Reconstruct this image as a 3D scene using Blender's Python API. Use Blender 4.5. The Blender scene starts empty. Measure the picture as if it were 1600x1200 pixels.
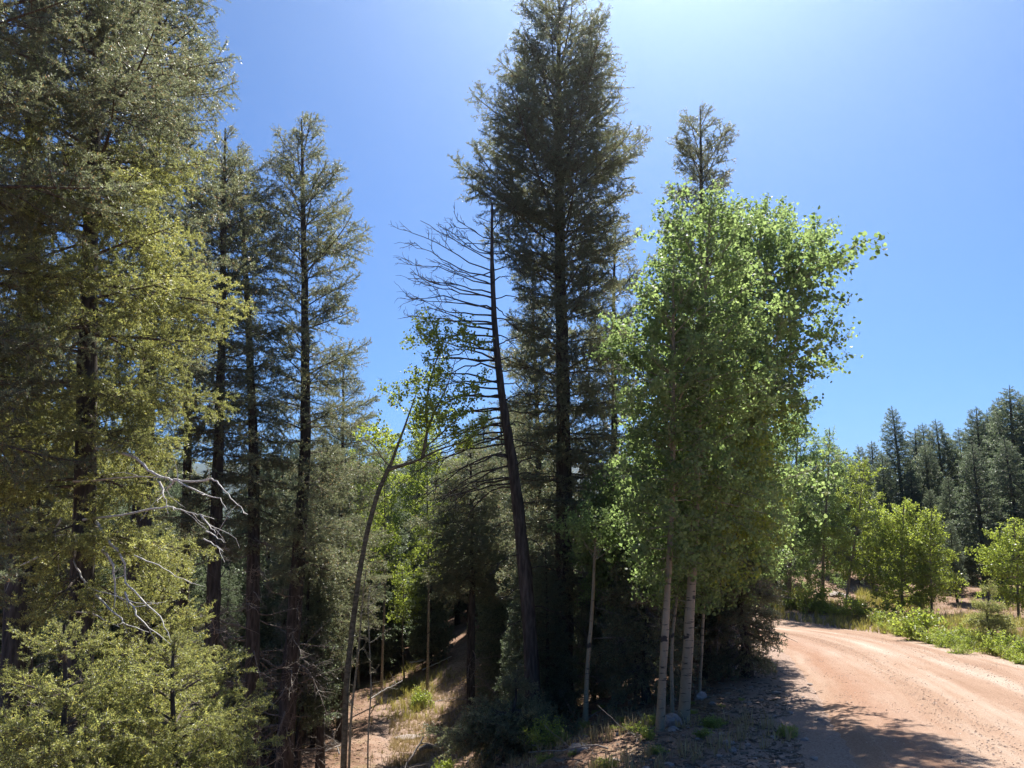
import bpy, math, random
import numpy as np
from mathutils import Matrix, Vector

R = math.radians
rng = np.random.default_rng(11)
random.seed(5)

# ------------------------------------------------------------------ camera, world, sun
scene = bpy.context.scene
COL = scene.collection
FPX, CX, CY = 1200.0, 800.0, 600.0
PITCH = math.atan(220.0 / FPX)
CS, SN = math.cos(PITCH), math.sin(PITCH)
CAM_H = 1.8
cam_data = bpy.data.cameras.new('camera')
cam = bpy.data.objects.new('camera', cam_data)
COL.objects.link(cam)
cam_data.sensor_width = 36.0
cam_data.lens = 36.0 * FPX / 1600.0
cam_data.clip_end = 20000
cam.location = (0, 0, CAM_H)
cam.rotation_euler = (math.pi / 2 + PITCH, 0, 0)
scene.camera = cam

SUN_EL, SUN_AZ = R(54), R(15)          # azimuth measured from +Y towards +X
world = bpy.data.worlds.new('World')
scene.world = world
world.use_nodes = True
wn, wl = world.node_tree.nodes, world.node_tree.links
bg = wn.get('Background') or wn.new('ShaderNodeBackground')
sky = wn.new('ShaderNodeTexSky')
sky.sky_type = 'NISHITA'
sky.sun_disc = False
sky.sun_elevation = SUN_EL
sky.sun_rotation = SUN_AZ
sky.altitude = 2600
sky.air_density = 1.0
sky.dust_density = 1.0
sky.ozone_density = 2.4
tint = wn.new('ShaderNodeMix')          # a phone's rendering of a high mountain sky: a little more violet and saturated
tint.data_type = 'RGBA'; tint.blend_type = 'MULTIPLY'; tint.inputs[0].default_value = 1.0
tint.inputs[7].default_value = (0.36, 0.77, 1.18, 1)
wl.new(sky.outputs[0], tint.inputs[6])
wl.new(tint.outputs[2], bg.inputs['Color'])
bg.inputs['Strength'].default_value = 0.052
sun_data = bpy.data.lights.new('sun', 'SUN')
sun_data.energy = 4.8
sun_data.angle = R(0.53)
sun_data.color = (1.0, 0.955, 0.88)
sun = bpy.data.objects.new('sun', sun_data)
COL.objects.link(sun)
sd = Vector((math.sin(SUN_AZ) * math.cos(SUN_EL), math.cos(SUN_AZ) * math.cos(SUN_EL), math.sin(SUN_EL)))
sun.rotation_euler = sd.to_track_quat('Z', 'Y').to_euler()
sun.location = (0, 0, 40)
scene.view_settings.view_transform = 'Standard'
scene.view_settings.look = 'None'
scene.view_settings.exposure = 1.32
scene.view_settings.gamma = 1.0
scene.view_settings.use_curve_mapping = False
try:
    scene.cycles.max_bounces = 7
    scene.cycles.diffuse_bounces = 4
    scene.cycles.transmission_bounces = 4
    scene.cycles.use_denoising = True
except Exception:
    pass

# ------------------------------------------------------------------ materials
def mat(name):
    m = bpy.data.materials.new(name)
    m.use_nodes = True
    nt = m.node_tree
    nt.nodes.clear()
    out = nt.nodes.new('ShaderNodeOutputMaterial')
    return m, nt, out

def N(nt, typ, **kw):
    n = nt.nodes.new(typ)
    for k, v in kw.items():
        if k in n.inputs:
            n.inputs[k].default_value = v
        else:
            setattr(n, k, v)
    return n

def ramp(nt, fac, stops):
    r = nt.nodes.new('ShaderNodeValToRGB')
    e = r.color_ramp.elements
    while len(e) < len(stops):
        e.new(0.5)
    for i, (p, c) in enumerate(stops):
        e[i].position = p
        e[i].color = (c[0], c[1], c[2], 1)
    nt.links.new(fac, r.inputs[0])
    return r.outputs[0]

def mixc(nt, f, a, b, mode='MIX'):
    m = nt.nodes.new('ShaderNodeMix')
    m.data_type = 'RGBA'
    m.blend_type = mode
    for sock, v in ((m.inputs[0], f), (m.inputs[6], a), (m.inputs[7], b)):
        if isinstance(v, (int, float)):
            sock.default_value = v
        elif isinstance(v, tuple):
            sock.default_value = (v[0], v[1], v[2], 1)
        else:
            nt.links.new(v, sock)
    return m.outputs[2]

def math_n(nt, op, a, b=0.0):
    m = nt.nodes.new('ShaderNodeMath')
    m.operation = op
    for s, v in ((m.inputs[0], a), (m.inputs[1], b)):
        if isinstance(v, (int, float)):
            s.default_value = v
        else:
            nt.links.new(v, s)
    return m.outputs[0]

def foliage_mat(name, cols, trans, tr_amt, rough=0.5, spec=0.4, tree_var=0.5, tip=None):
    """cols: three base colours picked leaf by leaf; trans multiplies them where the sun shines through."""
    m, nt, out = mat(name)
    geo = N(nt, 'ShaderNodeNewGeometry')
    info = N(nt, 'ShaderNodeObjectInfo')
    no = N(nt, 'ShaderNodeTexNoise', Scale=1.7, Detail=2.0)
    nt.links.new(geo.outputs['Position'], no.inputs['Vector'])
    a = math_n(nt, 'MULTIPLY', geo.outputs['Random Per Island'], 0.45)
    b = math_n(nt, 'MULTIPLY', no.outputs[0], 0.6)
    c = math_n(nt, 'MULTIPLY', info.outputs['Random'], 0.25 * tree_var)
    f = math_n(nt, 'ADD', math_n(nt, 'ADD', a, b), math_n(nt, 'SUBTRACT', c, 0.15))
    col = ramp(nt, f, [(0.1, cols[0]), (0.45, cols[1]), (0.85, cols[2])])
    if tip:
        g = math_n(nt, 'GREATER_THAN', geo.outputs['Random Per Island'], 0.93)
        col = mixc(nt, g, col, tip)
    p = N(nt, 'ShaderNodeBsdfPrincipled', Roughness=rough)
    p.inputs['Specular IOR Level'].default_value = spec
    nt.links.new(col, p.inputs['Base Color'])
    t = N(nt, 'ShaderNodeBsdfTranslucent')
    tc = mixc(nt, 1.0, col, trans, 'MULTIPLY')
    nt.links.new(tc, t.inputs['Color'])
    mx = N(nt, 'ShaderNodeMixShader')
    mx.inputs[0].default_value = tr_amt
    nt.links.new(p.outputs[0], mx.inputs[1])
    nt.links.new(t.outputs[0], mx.inputs[2])
    nt.links.new(mx.outputs[0], out.inputs['Surface'])
    return m

def bark_mat(name, cols, scale=(14, 14, 2.5), bump=0.6, rough=0.9):
    m, nt, out = mat(name)
    tc = N(nt, 'ShaderNodeTexCoord')
    mp = N(nt, 'ShaderNodeMapping')
    mp.inputs['Scale'].default_value = scale
    nt.links.new(tc.outputs['Object'], mp.inputs[0])
    v = N(nt, 'ShaderNodeTexVoronoi', Scale=1.6)
    n = N(nt, 'ShaderNodeTexNoise', Scale=2.0, Detail=8.0, Roughness=0.65)
    nt.links.new(mp.outputs[0], n.inputs['Vector'])
    wv = mixc(nt, 0.25, mp.outputs[0], n.outputs[1])
    nt.links.new(wv, v.inputs['Vector'])
    f = math_n(nt, 'ADD', math_n(nt, 'MULTIPLY', n.outputs[0], 0.7), math_n(nt, 'MULTIPLY', v.outputs['Distance'], 0.35))
    col = ramp(nt, f, [(0.25, cols[0]), (0.5, cols[1]), (0.75, cols[2])])
    p = N(nt, 'ShaderNodeBsdfPrincipled', Roughness=rough)
    p.inputs['Specular IOR Level'].default_value = 0.2
    nt.links.new(col, p.inputs['Base Color'])
    b = N(nt, 'ShaderNodeBump', Strength=bump, Distance=0.03)
    nt.links.new(f, b.inputs['Height'])
    nt.links.new(b.outputs[0], p.inputs['Normal'])
    nt.links.new(p.outputs[0], out.inputs['Surface'])
    return m

def aspen_bark():
    m, nt, out = mat('aspen_bark')
    tc = N(nt, 'ShaderNodeTexCoord')
    def noise(sc, scale, det):
        mp = N(nt, 'ShaderNodeMapping'); mp.inputs['Scale'].default_value = sc
        nt.links.new(tc.outputs['Object'], mp.inputs[0])
        n = N(nt, 'ShaderNodeTexNoise', Scale=scale, Detail=det, Roughness=0.6)
        nt.links.new(mp.outputs[0], n.inputs['Vector'])
        return n.outputs[0]
    base = ramp(nt, noise((3, 3, 1.2), 1.5, 5), [(0.3, (0.17, 0.14, 0.09)), (0.55, (0.28, 0.23, 0.15)), (0.8, (0.36, 0.305, 0.21))])
    marks = noise((5, 5, 34), 1.0, 3)
    mk = ramp(nt, marks, [(0.585, (0, 0, 0)), (0.64, (1, 1, 1))])
    col = mixc(nt, mk, base, (0.035, 0.03, 0.026))
    scars = noise((9, 9, 13), 0.55, 2)
    sk = ramp(nt, scars, [(0.635, (0, 0, 0)), (0.67, (1, 1, 1))])
    col = mixc(nt, sk, col, (0.03, 0.026, 0.022))
    p = N(nt, 'ShaderNodeBsdfPrincipled', Roughness=0.75)
    nt.links.new(col, p.inputs['Base Color'])
    b = N(nt, 'ShaderNodeBump', Strength=0.4, Distance=0.01)
    nt.links.new(marks, b.inputs['Height'])
    nt.links.new(b.outputs[0], p.inputs['Normal'])
    nt.links.new(p.outputs[0], out.inputs['Surface'])
    return m

def soil_mat():
    m, nt, out = mat('forest_soil')
    at = N(nt, 'ShaderNodeAttribute', attribute_name='grit')
    geo = N(nt, 'ShaderNodeNewGeometry')
    def noise(scale, det=6.0, rough=0.6):
        n = N(nt, 'ShaderNodeTexNoise', Scale=scale, Detail=det, Roughness=rough)
        nt.links.new(geo.outputs['Position'], n.inputs['Vector'])
        return n.outputs[0]
    a = ramp(nt, noise(0.55, 5), [(0.32, (0.20, 0.12, 0.08)), (0.5, (0.33, 0.205, 0.14)), (0.7, (0.42, 0.29, 0.21))])
    dirt = ramp(nt, noise(9, 8, 0.7), [(0.35, (0.35, 0.31, 0.28)), (0.6, (1, 1, 1))])
    col = mixc(nt, 0.75, a, dirt, 'MULTIPLY')
    fine = ramp(nt, noise(60, 5, 0.7), [(0.35, (0.45, 0.42, 0.4)), (0.55, (1, 1, 1)), (0.75, (1.25, 1.2, 1.15))])
    col = mixc(nt, 0.8, col, fine, 'MULTIPLY')
    gr = ramp(nt, noise(0.9, 7, 0.7), [(0.52, (0, 0, 0)), (0.62, (1, 1, 1))])
    col = mixc(nt, math_n(nt, 'MULTIPLY', gr, 0.4), col, (0.16, 0.15, 0.06))
    grit = ramp(nt, noise(40, 6, 0.8), [(0.33, (0.17, 0.11, 0.083)), (0.5, (0.31, 0.215, 0.165)), (0.7, (0.44, 0.35, 0.29))])
    gf = math_n(nt, 'ADD', at.outputs['Fac'], math_n(nt, 'MULTIPLY', math_n(nt, 'SUBTRACT', noise(2.2, 7, 0.7), 0.5), 1.3))
    gf = ramp(nt, gf, [(0.3, (0, 0, 0)), (0.7, (1, 1, 1))])
    col = mixc(nt, gf, col, grit)
    p = N(nt, 'ShaderNodeBsdfPrincipled', Roughness=0.95)
    p.inputs['Specular IOR Level'].default_value = 0.15
    nt.links.new(col, p.inputs['Base Color'])
    b = N(nt, 'ShaderNodeBump', Strength=0.8, Distance=0.03)
    nt.links.new(noise(22, 9, 0.75), b.inputs['Height'])
    nt.links.new(b.outputs[0], p.inputs['Normal'])
    nt.links.new(p.outputs[0], out.inputs['Surface'])
    return m

def road_mat():
    m, nt, out = mat('gravel_road')
    uv = N(nt, 'ShaderNodeUVMap')
    geo = N(nt, 'ShaderNodeNewGeometry')
    def stretched(sx, sy, det, rough=0.6):
        mp = N(nt, 'ShaderNodeMapping'); mp.inputs['Scale'].default_value = (sx, sy, 1)
        nt.links.new(uv.outputs[0], mp.inputs[0])
        n = N(nt, 'ShaderNodeTexNoise', Scale=1.0, Detail=det, Roughness=rough)
        nt.links.new(mp.outputs[0], n.inputs['Vector'])
        return n.outputs[0]
    def noise(scale, det=6.0, rough=0.6):
        n = N(nt, 'ShaderNodeTexNoise', Scale=scale, Detail=det, Roughness=rough)
        nt.links.new(geo.outputs['Position'], n.inputs['Vector'])
        return n.outputs[0]
    st = stretched(1.5, 0.09, 6, 0.62)
    base = ramp(nt, st, [(0.32, (0.255, 0.155, 0.103)), (0.45, (0.325, 0.215, 0.150)), (0.56, (0.37, 0.275, 0.21)), (0.7, (0.45, 0.375, 0.305))])
    # the orange loose sand along the left edge and the darker tracks belong to the surface itself
    sep = N(nt, 'ShaderNodeSeparateXYZ')
    nt.links.new(uv.outputs[0], sep.inputs[0])
    wob = math_n(nt, 'ADD', sep.outputs[0], math_n(nt, 'MULTIPLY', math_n(nt, 'SUBTRACT', stretched(0.6, 0.25, 3), 0.5), 1.2))
    ed = ramp(nt, math_n(nt, 'MULTIPLY', wob, 0.22), [(0.05, (0.35, 0.35, 0.35)), (0.16, (1, 1, 1)), (0.32, (0, 0, 0))])
    base = mixc(nt, math_n(nt, 'MULTIPLY', ed, 0.75), base, (0.285, 0.155, 0.098))
    fine = ramp(nt, noise(45, 6, 0.75), [(0.34, (0.5, 0.46, 0.43)), (0.52, (1, 1, 1)), (0.75, (1.2, 1.18, 1.16))])
    col = mixc(nt, 0.8, base, fine, 'MULTIPLY')
    v = N(nt, 'ShaderNodeTexVoronoi', Scale=28.0)
    nt.links.new(geo.outputs['Position'], v.inputs['Vector'])
    peb = ramp(nt, v.outputs['Distance'], [(0.10, (0.4, 0.36, 0.33)), (0.22, (1, 1, 1))])
    col = mixc(nt, 0.5, col, peb, 'MULTIPLY')
    p = N(nt, 'ShaderNodeBsdfPrincipled', Roughness=0.95)
    p.inputs['Specular IOR Level'].default_value = 0.15
    nt.links.new(col, p.inputs['Base Color'])
    b = N(nt, 'ShaderNodeBump', Strength=0.7, Distance=0.014)
    nt.links.new(noise(30, 9, 0.8), b.inputs['Height'])
    nt.links.new(b.outputs[0], p.inputs['Normal'])
    nt.links.new(p.outputs[0], out.inputs['Surface'])
    return m

def stone_mat(name, cols):
    m, nt, out = mat(name)
    geo = N(nt, 'ShaderNodeNewGeometry')
    n = N(nt, 'ShaderNodeTexNoise', Scale=14.0, Detail=8.0, Roughness=0.7)
    nt.links.new(geo.outputs['Position'], n.inputs['Vector'])
    f = math_n(nt, 'ADD', math_n(nt, 'MULTIPLY', n.outputs[0], 0.7), math_n(nt, 'MULTIPLY', geo.outputs['Random Per Island'], 0.3))
    col = ramp(nt, f, [(0.3, cols[0]), (0.5, cols[1]), (0.7, cols[2])])
    p = N(nt, 'ShaderNodeBsdfPrincipled', Roughness=0.9)
    nt.links.new(col, p.inputs['Base Color'])
    b = N(nt, 'ShaderNodeBump', Strength=0.6, Distance=0.02)
    nt.links.new(n.outputs[0], b.inputs['Height'])
    nt.links.new(b.outputs[0], p.inputs['Normal'])
    nt.links.new(p.outputs[0], out.inputs['Surface'])
    return m

def hill_mat():
    m, nt, out = mat('forested_hills')
    geo = N(nt, 'ShaderNodeNewGeometry')
    n = N(nt, 'ShaderNodeTexNoise', Scale=0.012, Detail=9.0, Roughness=0.7)
    nt.links.new(geo.outputs['Position'], n.inputs['Vector'])
    col = ramp(nt, n.outputs[0], [(0.35, (0.045, 0.065, 0.035)), (0.6, (0.09, 0.11, 0.06)), (0.75, (0.20, 0.19, 0.12))])
    p = N(nt, 'ShaderNodeBsdfPrincipled', Roughness=1.0)
    nt.links.new(col, p.inputs['Base Color'])
    nt.links.new(p.outputs[0], out.inputs['Surface'])
    return m

M = {
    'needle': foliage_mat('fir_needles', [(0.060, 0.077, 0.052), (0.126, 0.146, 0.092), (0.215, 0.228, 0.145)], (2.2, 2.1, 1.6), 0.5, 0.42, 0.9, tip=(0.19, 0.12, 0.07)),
    'needle_lit': foliage_mat('fir_needles_yellow_green_sunlit', [(0.080, 0.095, 0.052), (0.19, 0.20, 0.10), (0.34, 0.34, 0.17)], (2.2, 2.2, 1.25), 0.56, 0.42, 0.9, tip=(0.34, 0.30, 0.12)),  # yellow-green growth, with the sunlit brightness of these firs put into the colour
    'needle_far': foliage_mat('fir_needles_blue_green', [(0.050, 0.068, 0.048), (0.10, 0.122, 0.082), (0.18, 0.197, 0.132)], (2.0, 2.1, 1.6), 0.48, 0.45, 0.8),
    'leaf': foliage_mat('aspen_leaves', [(0.072, 0.100, 0.048), (0.130, 0.168, 0.080), (0.21, 0.250, 0.125)], (2.2, 2.4, 1.6), 0.58, 0.5, 0.3, tree_var=1.4),
    'leaf_bright': foliage_mat('young_aspen_leaves', [(0.125, 0.16, 0.048), (0.20, 0.235, 0.075), (0.28, 0.305, 0.11)], (2.2, 2.25, 1.0), 0.52, 0.4, 0.5),
    'grass': foliage_mat('grass_blades', [(0.15, 0.145, 0.05), (0.27, 0.25, 0.085), (0.42, 0.36, 0.17)], (1.5, 1.5, 0.9), 0.4, 0.6, 0.3),
    'dry': foliage_mat('dry_grass_blades', [(0.22, 0.16, 0.08), (0.36, 0.28, 0.15), (0.5, 0.42, 0.25)], (1.2, 1.2, 1.0), 0.3, 0.7, 0.2),
    'bark': bark_mat('fir_bark', [(0.020, 0.018, 0.016), (0.055, 0.048, 0.043), (0.12, 0.105, 0.093)]),
    'limb': bark_mat('fir_limb_bark', [(0.045, 0.036, 0.030), (0.10, 0.08, 0.065), (0.18, 0.155, 0.13)], (20, 20, 20), 0.3),
    'dead': bark_mat('weathered_dead_wood', [(0.10, 0.085, 0.07), (0.21, 0.18, 0.155), (0.34, 0.31, 0.27)], (18, 18, 18), 0.3),
    'pale': bark_mat('bleached_dead_wood', [(0.38, 0.35, 0.31), (0.56, 0.53, 0.49), (0.68, 0.66, 0.62)], (18, 18, 18), 0.3),
    'aspen': aspen_bark(),
    'aspen_twig': bark_mat('aspen_limb_bark', [(0.10, 0.09, 0.06), (0.22, 0.20, 0.14), (0.36, 0.33, 0.25)], (16, 16, 16), 0.2),
    'soil': soil_mat(), 'road': road_mat(), 'hill': hill_mat(),
    'stone': stone_mat('granite_stone', [(0.12, 0.095, 0.08), (0.25, 0.20, 0.175), (0.42, 0.36, 0.32)]),
    'gravel': stone_mat('loose_gravel', [(0.22, 0.14, 0.10), (0.40, 0.28, 0.21), (0.62, 0.50, 0.42)]),
    'litter': stone_mat('needle_litter', [(0.06, 0.04, 0.03), (0.16, 0.11, 0.075), (0.34, 0.27, 0.20)]),
}

# ------------------------------------------------------------------ mesh builder
class MB:
    def __init__(self):
        self.v, self.f, self.n = [], {3: [], 4: [], 6: []}, 0
    def add(self, v, faces):
        v = np.asarray(v, float).reshape(-1, 3)
        faces = np.asarray(faces, int)
        if len(v) == 0 or len(faces) == 0:
            return
        self.v.append(v)
        self.f[faces.shape[1]].append(faces + self.n)
        self.n += len(v)
    def merge(self, other, Mx=None):
        if not other.v:
            return
        v = np.concatenate(other.v)
        if Mx is not None:
            A = np.array(Mx)
            v = v @ A[:3, :3].T + A[:3, 3]
        self.v.append(v)
        for k in self.f:
            for f in other.f[k]:
                self.f[k].append(f + self.n)
        self.n += len(v)
    def tube(self, pts, rad, k=6, cap=True):
        pts = np.asarray(pts, float)
        n = len(pts)
        rad = np.broadcast_to(np.asarray(rad, float), (n,)) if np.ndim(rad) else np.full(n, rad)
        d = np.gradient(pts, axis=0)
        d /= np.linalg.norm(d, axis=1)[:, None] + 1e-9
        ref = np.array([0, 0, 1.0]) if abs(d[0, 2]) < 0.8 else np.array([1.0, 0, 0])
        s = np.cross(d, ref); s /= np.linalg.norm(s, axis=1)[:, None] + 1e-9
        u = np.cross(s, d)
        a = np.arange(k) * 2 * np.pi / k
        ring = pts[:, None, :] + rad[:, None, None] * (np.cos(a)[None, :, None] * s[:, None, :] + np.sin(a)[None, :, None] * u[:, None, :])
        i = np.arange(n - 1)[:, None] * k
        j = np.arange(k)[None, :]
        q = np.stack([i + j, i + (j + 1) % k, i + k + (j + 1) % k, i + k + j], -1).reshape(-1, 4)
        self.add(ring.reshape(-1, 3), q)
    def mesh(self, name, material, smooth=False):
        me = bpy.data.meshes.new(name)
        v = np.concatenate(self.v) if self.v else np.zeros((0, 3))
        loops, sizes = [], []
        for k in (3, 4, 6):
            if self.f[k]:
                f = np.concatenate(self.f[k])
                loops.append(f.ravel()); sizes.append(np.full(len(f), k))
        loops = np.concatenate(loops); sizes = np.concatenate(sizes)
        me.vertices.add(len(v)); me.vertices.foreach_set('co', v.ravel())
        me.loops.add(len(loops)); me.loops.foreach_set('vertex_index', loops)
        me.polygons.add(len(sizes))
        me.polygons.foreach_set('loop_start', np.concatenate([[0], np.cumsum(sizes)[:-1]]))
        me.polygons.foreach_set('use_smooth', np.full(len(sizes), smooth))
        me.update(calc_edges=True)
        me.materials.append(material)
        TRIS[0] += int((sizes - 2).sum())
        return me
TRIS = [0]

def nrm(a):
    return a / (np.linalg.norm(a, axis=-1, keepdims=True) + 1e-9)

def link(name, data, parent=None, loc=None, rot=None, scale=None, kind=None):
    o = bpy.data.objects.new(name, data)
    COL.objects.link(o)
    if parent: o.parent = parent
    if loc is not None: o.location = loc
    if rot is not None: o.rotation_euler = rot
    if scale is not None: o.scale = (scale,) * 3 if np.isscalar(scale) else scale
    if kind: o['kind'] = kind
    return o

def thing(name, label, cat, loc=(0, 0, 0), rotz=0, group=None, data=None):
    o = link(name, data, None, loc, (0, 0, rotz))
    o['label'] = label; o['category'] = cat
    if group: o['group'] = group
    return o

# ------------------------------------------------------------------ noise and terrain
_perm = np.random.default_rng(3).random((256, 256))
def vnoise(x, y):
    xi, yi = np.floor(x).astype(int), np.floor(y).astype(int)
    fx, fy = x - xi, y - yi
    fx, fy = fx * fx * (3 - 2 * fx), fy * fy * (3 - 2 * fy)
    g = lambda a, b: _perm[a % 256, b % 256]
    return (g(xi, yi) * (1 - fx) + g(xi + 1, yi) * fx) * (1 - fy) + (g(xi, yi + 1) * (1 - fx) + g(xi + 1, yi + 1) * fx) * fy - 0.5
def fbm(x, y, o=4):
    s, a = 0, 1.0
    for k in range(o):
        s = s + a * vnoise(x * 2 ** k + 17.3 * k, y * 2 ** k + 9.1 * k); a *= 0.5
    return s
def smooth(t):
    t = np.clip(t, 0, 1); return t * t * (3 - 2 * t)

CP = np.array([(1.2, -14), (2.0, -6), (3.2, -1), (4.6, 4), (6.2, 9), (7.95, 15), (9.2, 20), (9.75, 24), (9.6, 27.5), (8.8, 30.5), (7.4, 33.5), (6.0, 37), (5.0, 41), (4.5, 46), (4.2, 52)], float)
def catmull(P, per=14):
    out = []
    Q = np.vstack([2 * P[0] - P[1], P, 2 * P[-1] - P[-2]])
    for i in range(1, len(Q) - 2):
        t = np.linspace(0, 1, per, endpoint=False)[:, None]
        a, b, c, d = Q[i - 1], Q[i], Q[i + 1], Q[i + 2]
        out.append(0.5 * (2 * b + (c - a) * t + (2 * a - 5 * b + 4 * c - d) * t ** 2 + (3 * b - a - 3 * c + d) * t ** 3))
    out.append(Q[-2][None]); return np.concatenate(out)
CL = catmull(CP)
CT = nrm(np.gradient(CL, axis=0))
def road_s(x, y):
    """signed distance from the road's centre line, positive to its left"""
    x, y = np.asarray(x, float), np.asarray(y, float)
    sh = x.shape; xf, yf = x.ravel(), y.ravel(); out = np.empty(xf.size)
    for a in range(0, xf.size, 20000):
        dx = xf[a:a + 20000, None] - CL[None, :, 0]; dy = yf[a:a + 20000, None] - CL[None, :, 1]
        i = np.argmin(dx * dx + dy * dy, axis=1); r = np.arange(len(i))
        dd = np.hypot(dx[r, i], dy[r, i])
        cr = CT[i, 0] * dy[r, i] - CT[i, 1] * dx[r, i]
        out[a:a + 20000] = dd * np.where(cr >= 0, 1, -1)
    return out.reshape(sh)
HW = 2.2
def T(x, y, bumps=True):
    x, y = np.asarray(x, float), np.asarray(y, float)
    s = road_s(x, y)
    zr = -0.065 * np.clip(y, -30, 29) - 0.2 * smooth((y - 29) / 12)
    z = zr - 2.75 * smooth((s - 3.4) / 8.8)
    z = z + np.clip(-s - 4.2, 0, 60) * 0.085
    z = z + 0.25 * smooth((-s - HW - .3) / 1.2) * smooth((y - 2) / 6)
    z = z - np.clip(y - 58, 0, 600) * 0.10 * smooth((s + 4) / 20)
    off = smooth((np.abs(s) - HW) / 2.5)
    z = z + off * (0.35 * fbm(x * 0.16, y * 0.16, 3) + 0.10 * fbm(x * 0.9, y * 0.9, 3))
    if bumps:
        z = z + smooth((np.abs(s) - HW - .1) / .8) * 0.045 * fbm(x * 3.1 + 5, y * 3.1, 4) - 0.03 * (np.abs(s) < HW + .25)
    return z
def Tz(x, y):
    return float(T(np.array([x]), np.array([y]))[0])

def P(px, py, d):
    """the point at distance d (along +Y) that the photo shows at px, py"""
    a, b = (px - CX) / FPX, (CY - py) / FPX
    k = d / (CS - b * SN)
    return np.array([a * k, d, CAM_H + (SN + b * CS) * k])
def G(px, d):
    """the ground point at distance d whose picture has column px"""
    py = 1000.0
    for _ in range(8):
        p = P(px, py, d)
        z = Tz(p[0], d); dz = z - CAM_H
        b = (dz * CS - d * SN) / (d * CS + dz * SN)
        py = CY - b * FPX
    return np.array([P(px, py, d)[0], d, z])
def mpp(p):
    """metres per photo pixel at a world point"""
    return (p[1] * CS + (p[2] - CAM_H) * SN) / FPX

def graded(lo, hi, c, step, grow, flat=0):
    a = [c]; s = step
    while a[-1] < hi:
        if a[-1] - c > flat: s *= grow
        a.append(a[-1] + s)
    b = [c]; s = step
    while b[-1] > lo:
        if c - b[-1] > flat: s *= grow
        b.append(b[-1] - s)
    return np.array(sorted(set(b[1:] + a)))
xs = graded(-4200, 4200, 1.0, 0.13, 1.06, 9)
ys = graded(-300, 4300, 13.0, 0.13, 1.06, 9)
X, Y = np.meshgrid(xs, ys)
Z = T(X, Y)
mb = MB()
nx, ny = len(xs), len(ys)
idx = np.arange(nx * ny).reshape(ny, nx)
mb.add(np.stack([X, Y, Z], -1).reshape(-1, 3), np.stack([idx[:-1, :-1], idx[:-1, 1:], idx[1:, 1:], idx[1:, :-1]], -1).reshape(-1, 4))
me = mb.mesh('ground', M['soil'], True)
sgrid = road_s(X, Y)
grit = np.exp(-((sgrid - 2.6) / 1.5) ** 2) * .9 + .8 * np.exp(-((sgrid + 2.8) / 1.0) ** 2)
grit = grit + .85 * np.exp(-(((X / np.maximum(Y, 1) + .12) / .06) ** 2)) * smooth((Y - 12) / 4) * smooth((38 - Y) / 8)
grit = np.clip(grit + .35 * smooth((-sgrid - 3) / 3) * smooth((60 - Y) / 20), 0, 1)
a_ = me.attributes.new('grit', 'FLOAT', 'POINT'); a_.data.foreach_set('value', grit.ravel().astype(np.float32))
link('ground', me, kind='structure')

# the road: a crowned gravel sheet with soft ragged edges, a little above the soil
us = np.linspace(-HW - .25, HW + .25, 40)
CLf = catmull(CP, 60); CTf = nrm(np.gradient(CLf, axis=0))
arc = np.concatenate([[0], np.cumsum(np.hypot(*np.diff(CLf, axis=0).T))])
nor = np.stack([CTf[:, 1], -CTf[:, 0]], -1)        # to the right
U, V = np.meshgrid(us, np.arange(len(CLf)))
rag = 1 + 0.05 * fbm(arc * 0.9, arc * 0 + 3, 3)[V]
RX = CLf[V, 0] + nor[V, 0] * U * rag; RY = CLf[V, 1] + nor[V, 1] * U * rag
zr = -0.065 * np.clip(RY, -30, 29) - 0.2 * smooth((RY - 29) / 12)
un = np.abs(U) / us[-1]
RZ = zr + 0.03 * (1 - un ** 2) + 0.012 - 0.05 * smooth((un - .9) / .1) + 0.012 * fbm(RX * 2.2, RY * 2.2, 4) - 0.012 * np.exp(-((np.abs(U) - .85) / .25) ** 2)
mb = MB(); idx = np.arange(U.size).reshape(U.shape)
mb.add(np.stack([RX, RY, RZ], -1).reshape(-1, 3), np.stack([idx[:-1, :-1], idx[:-1, 1:], idx[1:, 1:], idx[1:, :-1]], -1).reshape(-1, 4))
me = mb.mesh('road', M['road'], True)
uvl = me.uv_layers.new(name='UVMap')
li = np.empty(len(me.loops), int); me.loops.foreach_get('vertex_index', li)
uvs = np.stack([(U + us[-1]).ravel(), arc[V].ravel()], -1)[li]
uvl.data.foreach_set('uv', uvs.ravel())
link('road', me, kind='structure')

# blue mountains beyond the valley
hx = np.linspace(-4100, 3500, 220); hy = np.linspace(1500, 4150, 50)
X, Y = np.meshgrid(hx, hy)
ridge = np.exp(-((Y - 3000 - 250 * np.sin(X / 900)) / 700) ** 2)
H = 215 + 50 * np.sin(X / 640 + 1.3) + 110 * fbm(X / 500, Y / 500, 6) + np.clip(-X - 600, 0, 900) * 0.04
Z = -75 + (H + 75) * ridge
mb = MB(); idx = np.arange(X.size).reshape(X.shape)
mb.add(np.stack([X, Y, Z], -1).reshape(-1, 3), np.stack([idx[:-1, :-1], idx[:-1, 1:], idx[1:, 1:], idx[1:, :-1]], -1).reshape(-1, 4))
link('hills', mb.mesh('hills', M['hill'], True), kind='structure')

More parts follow.
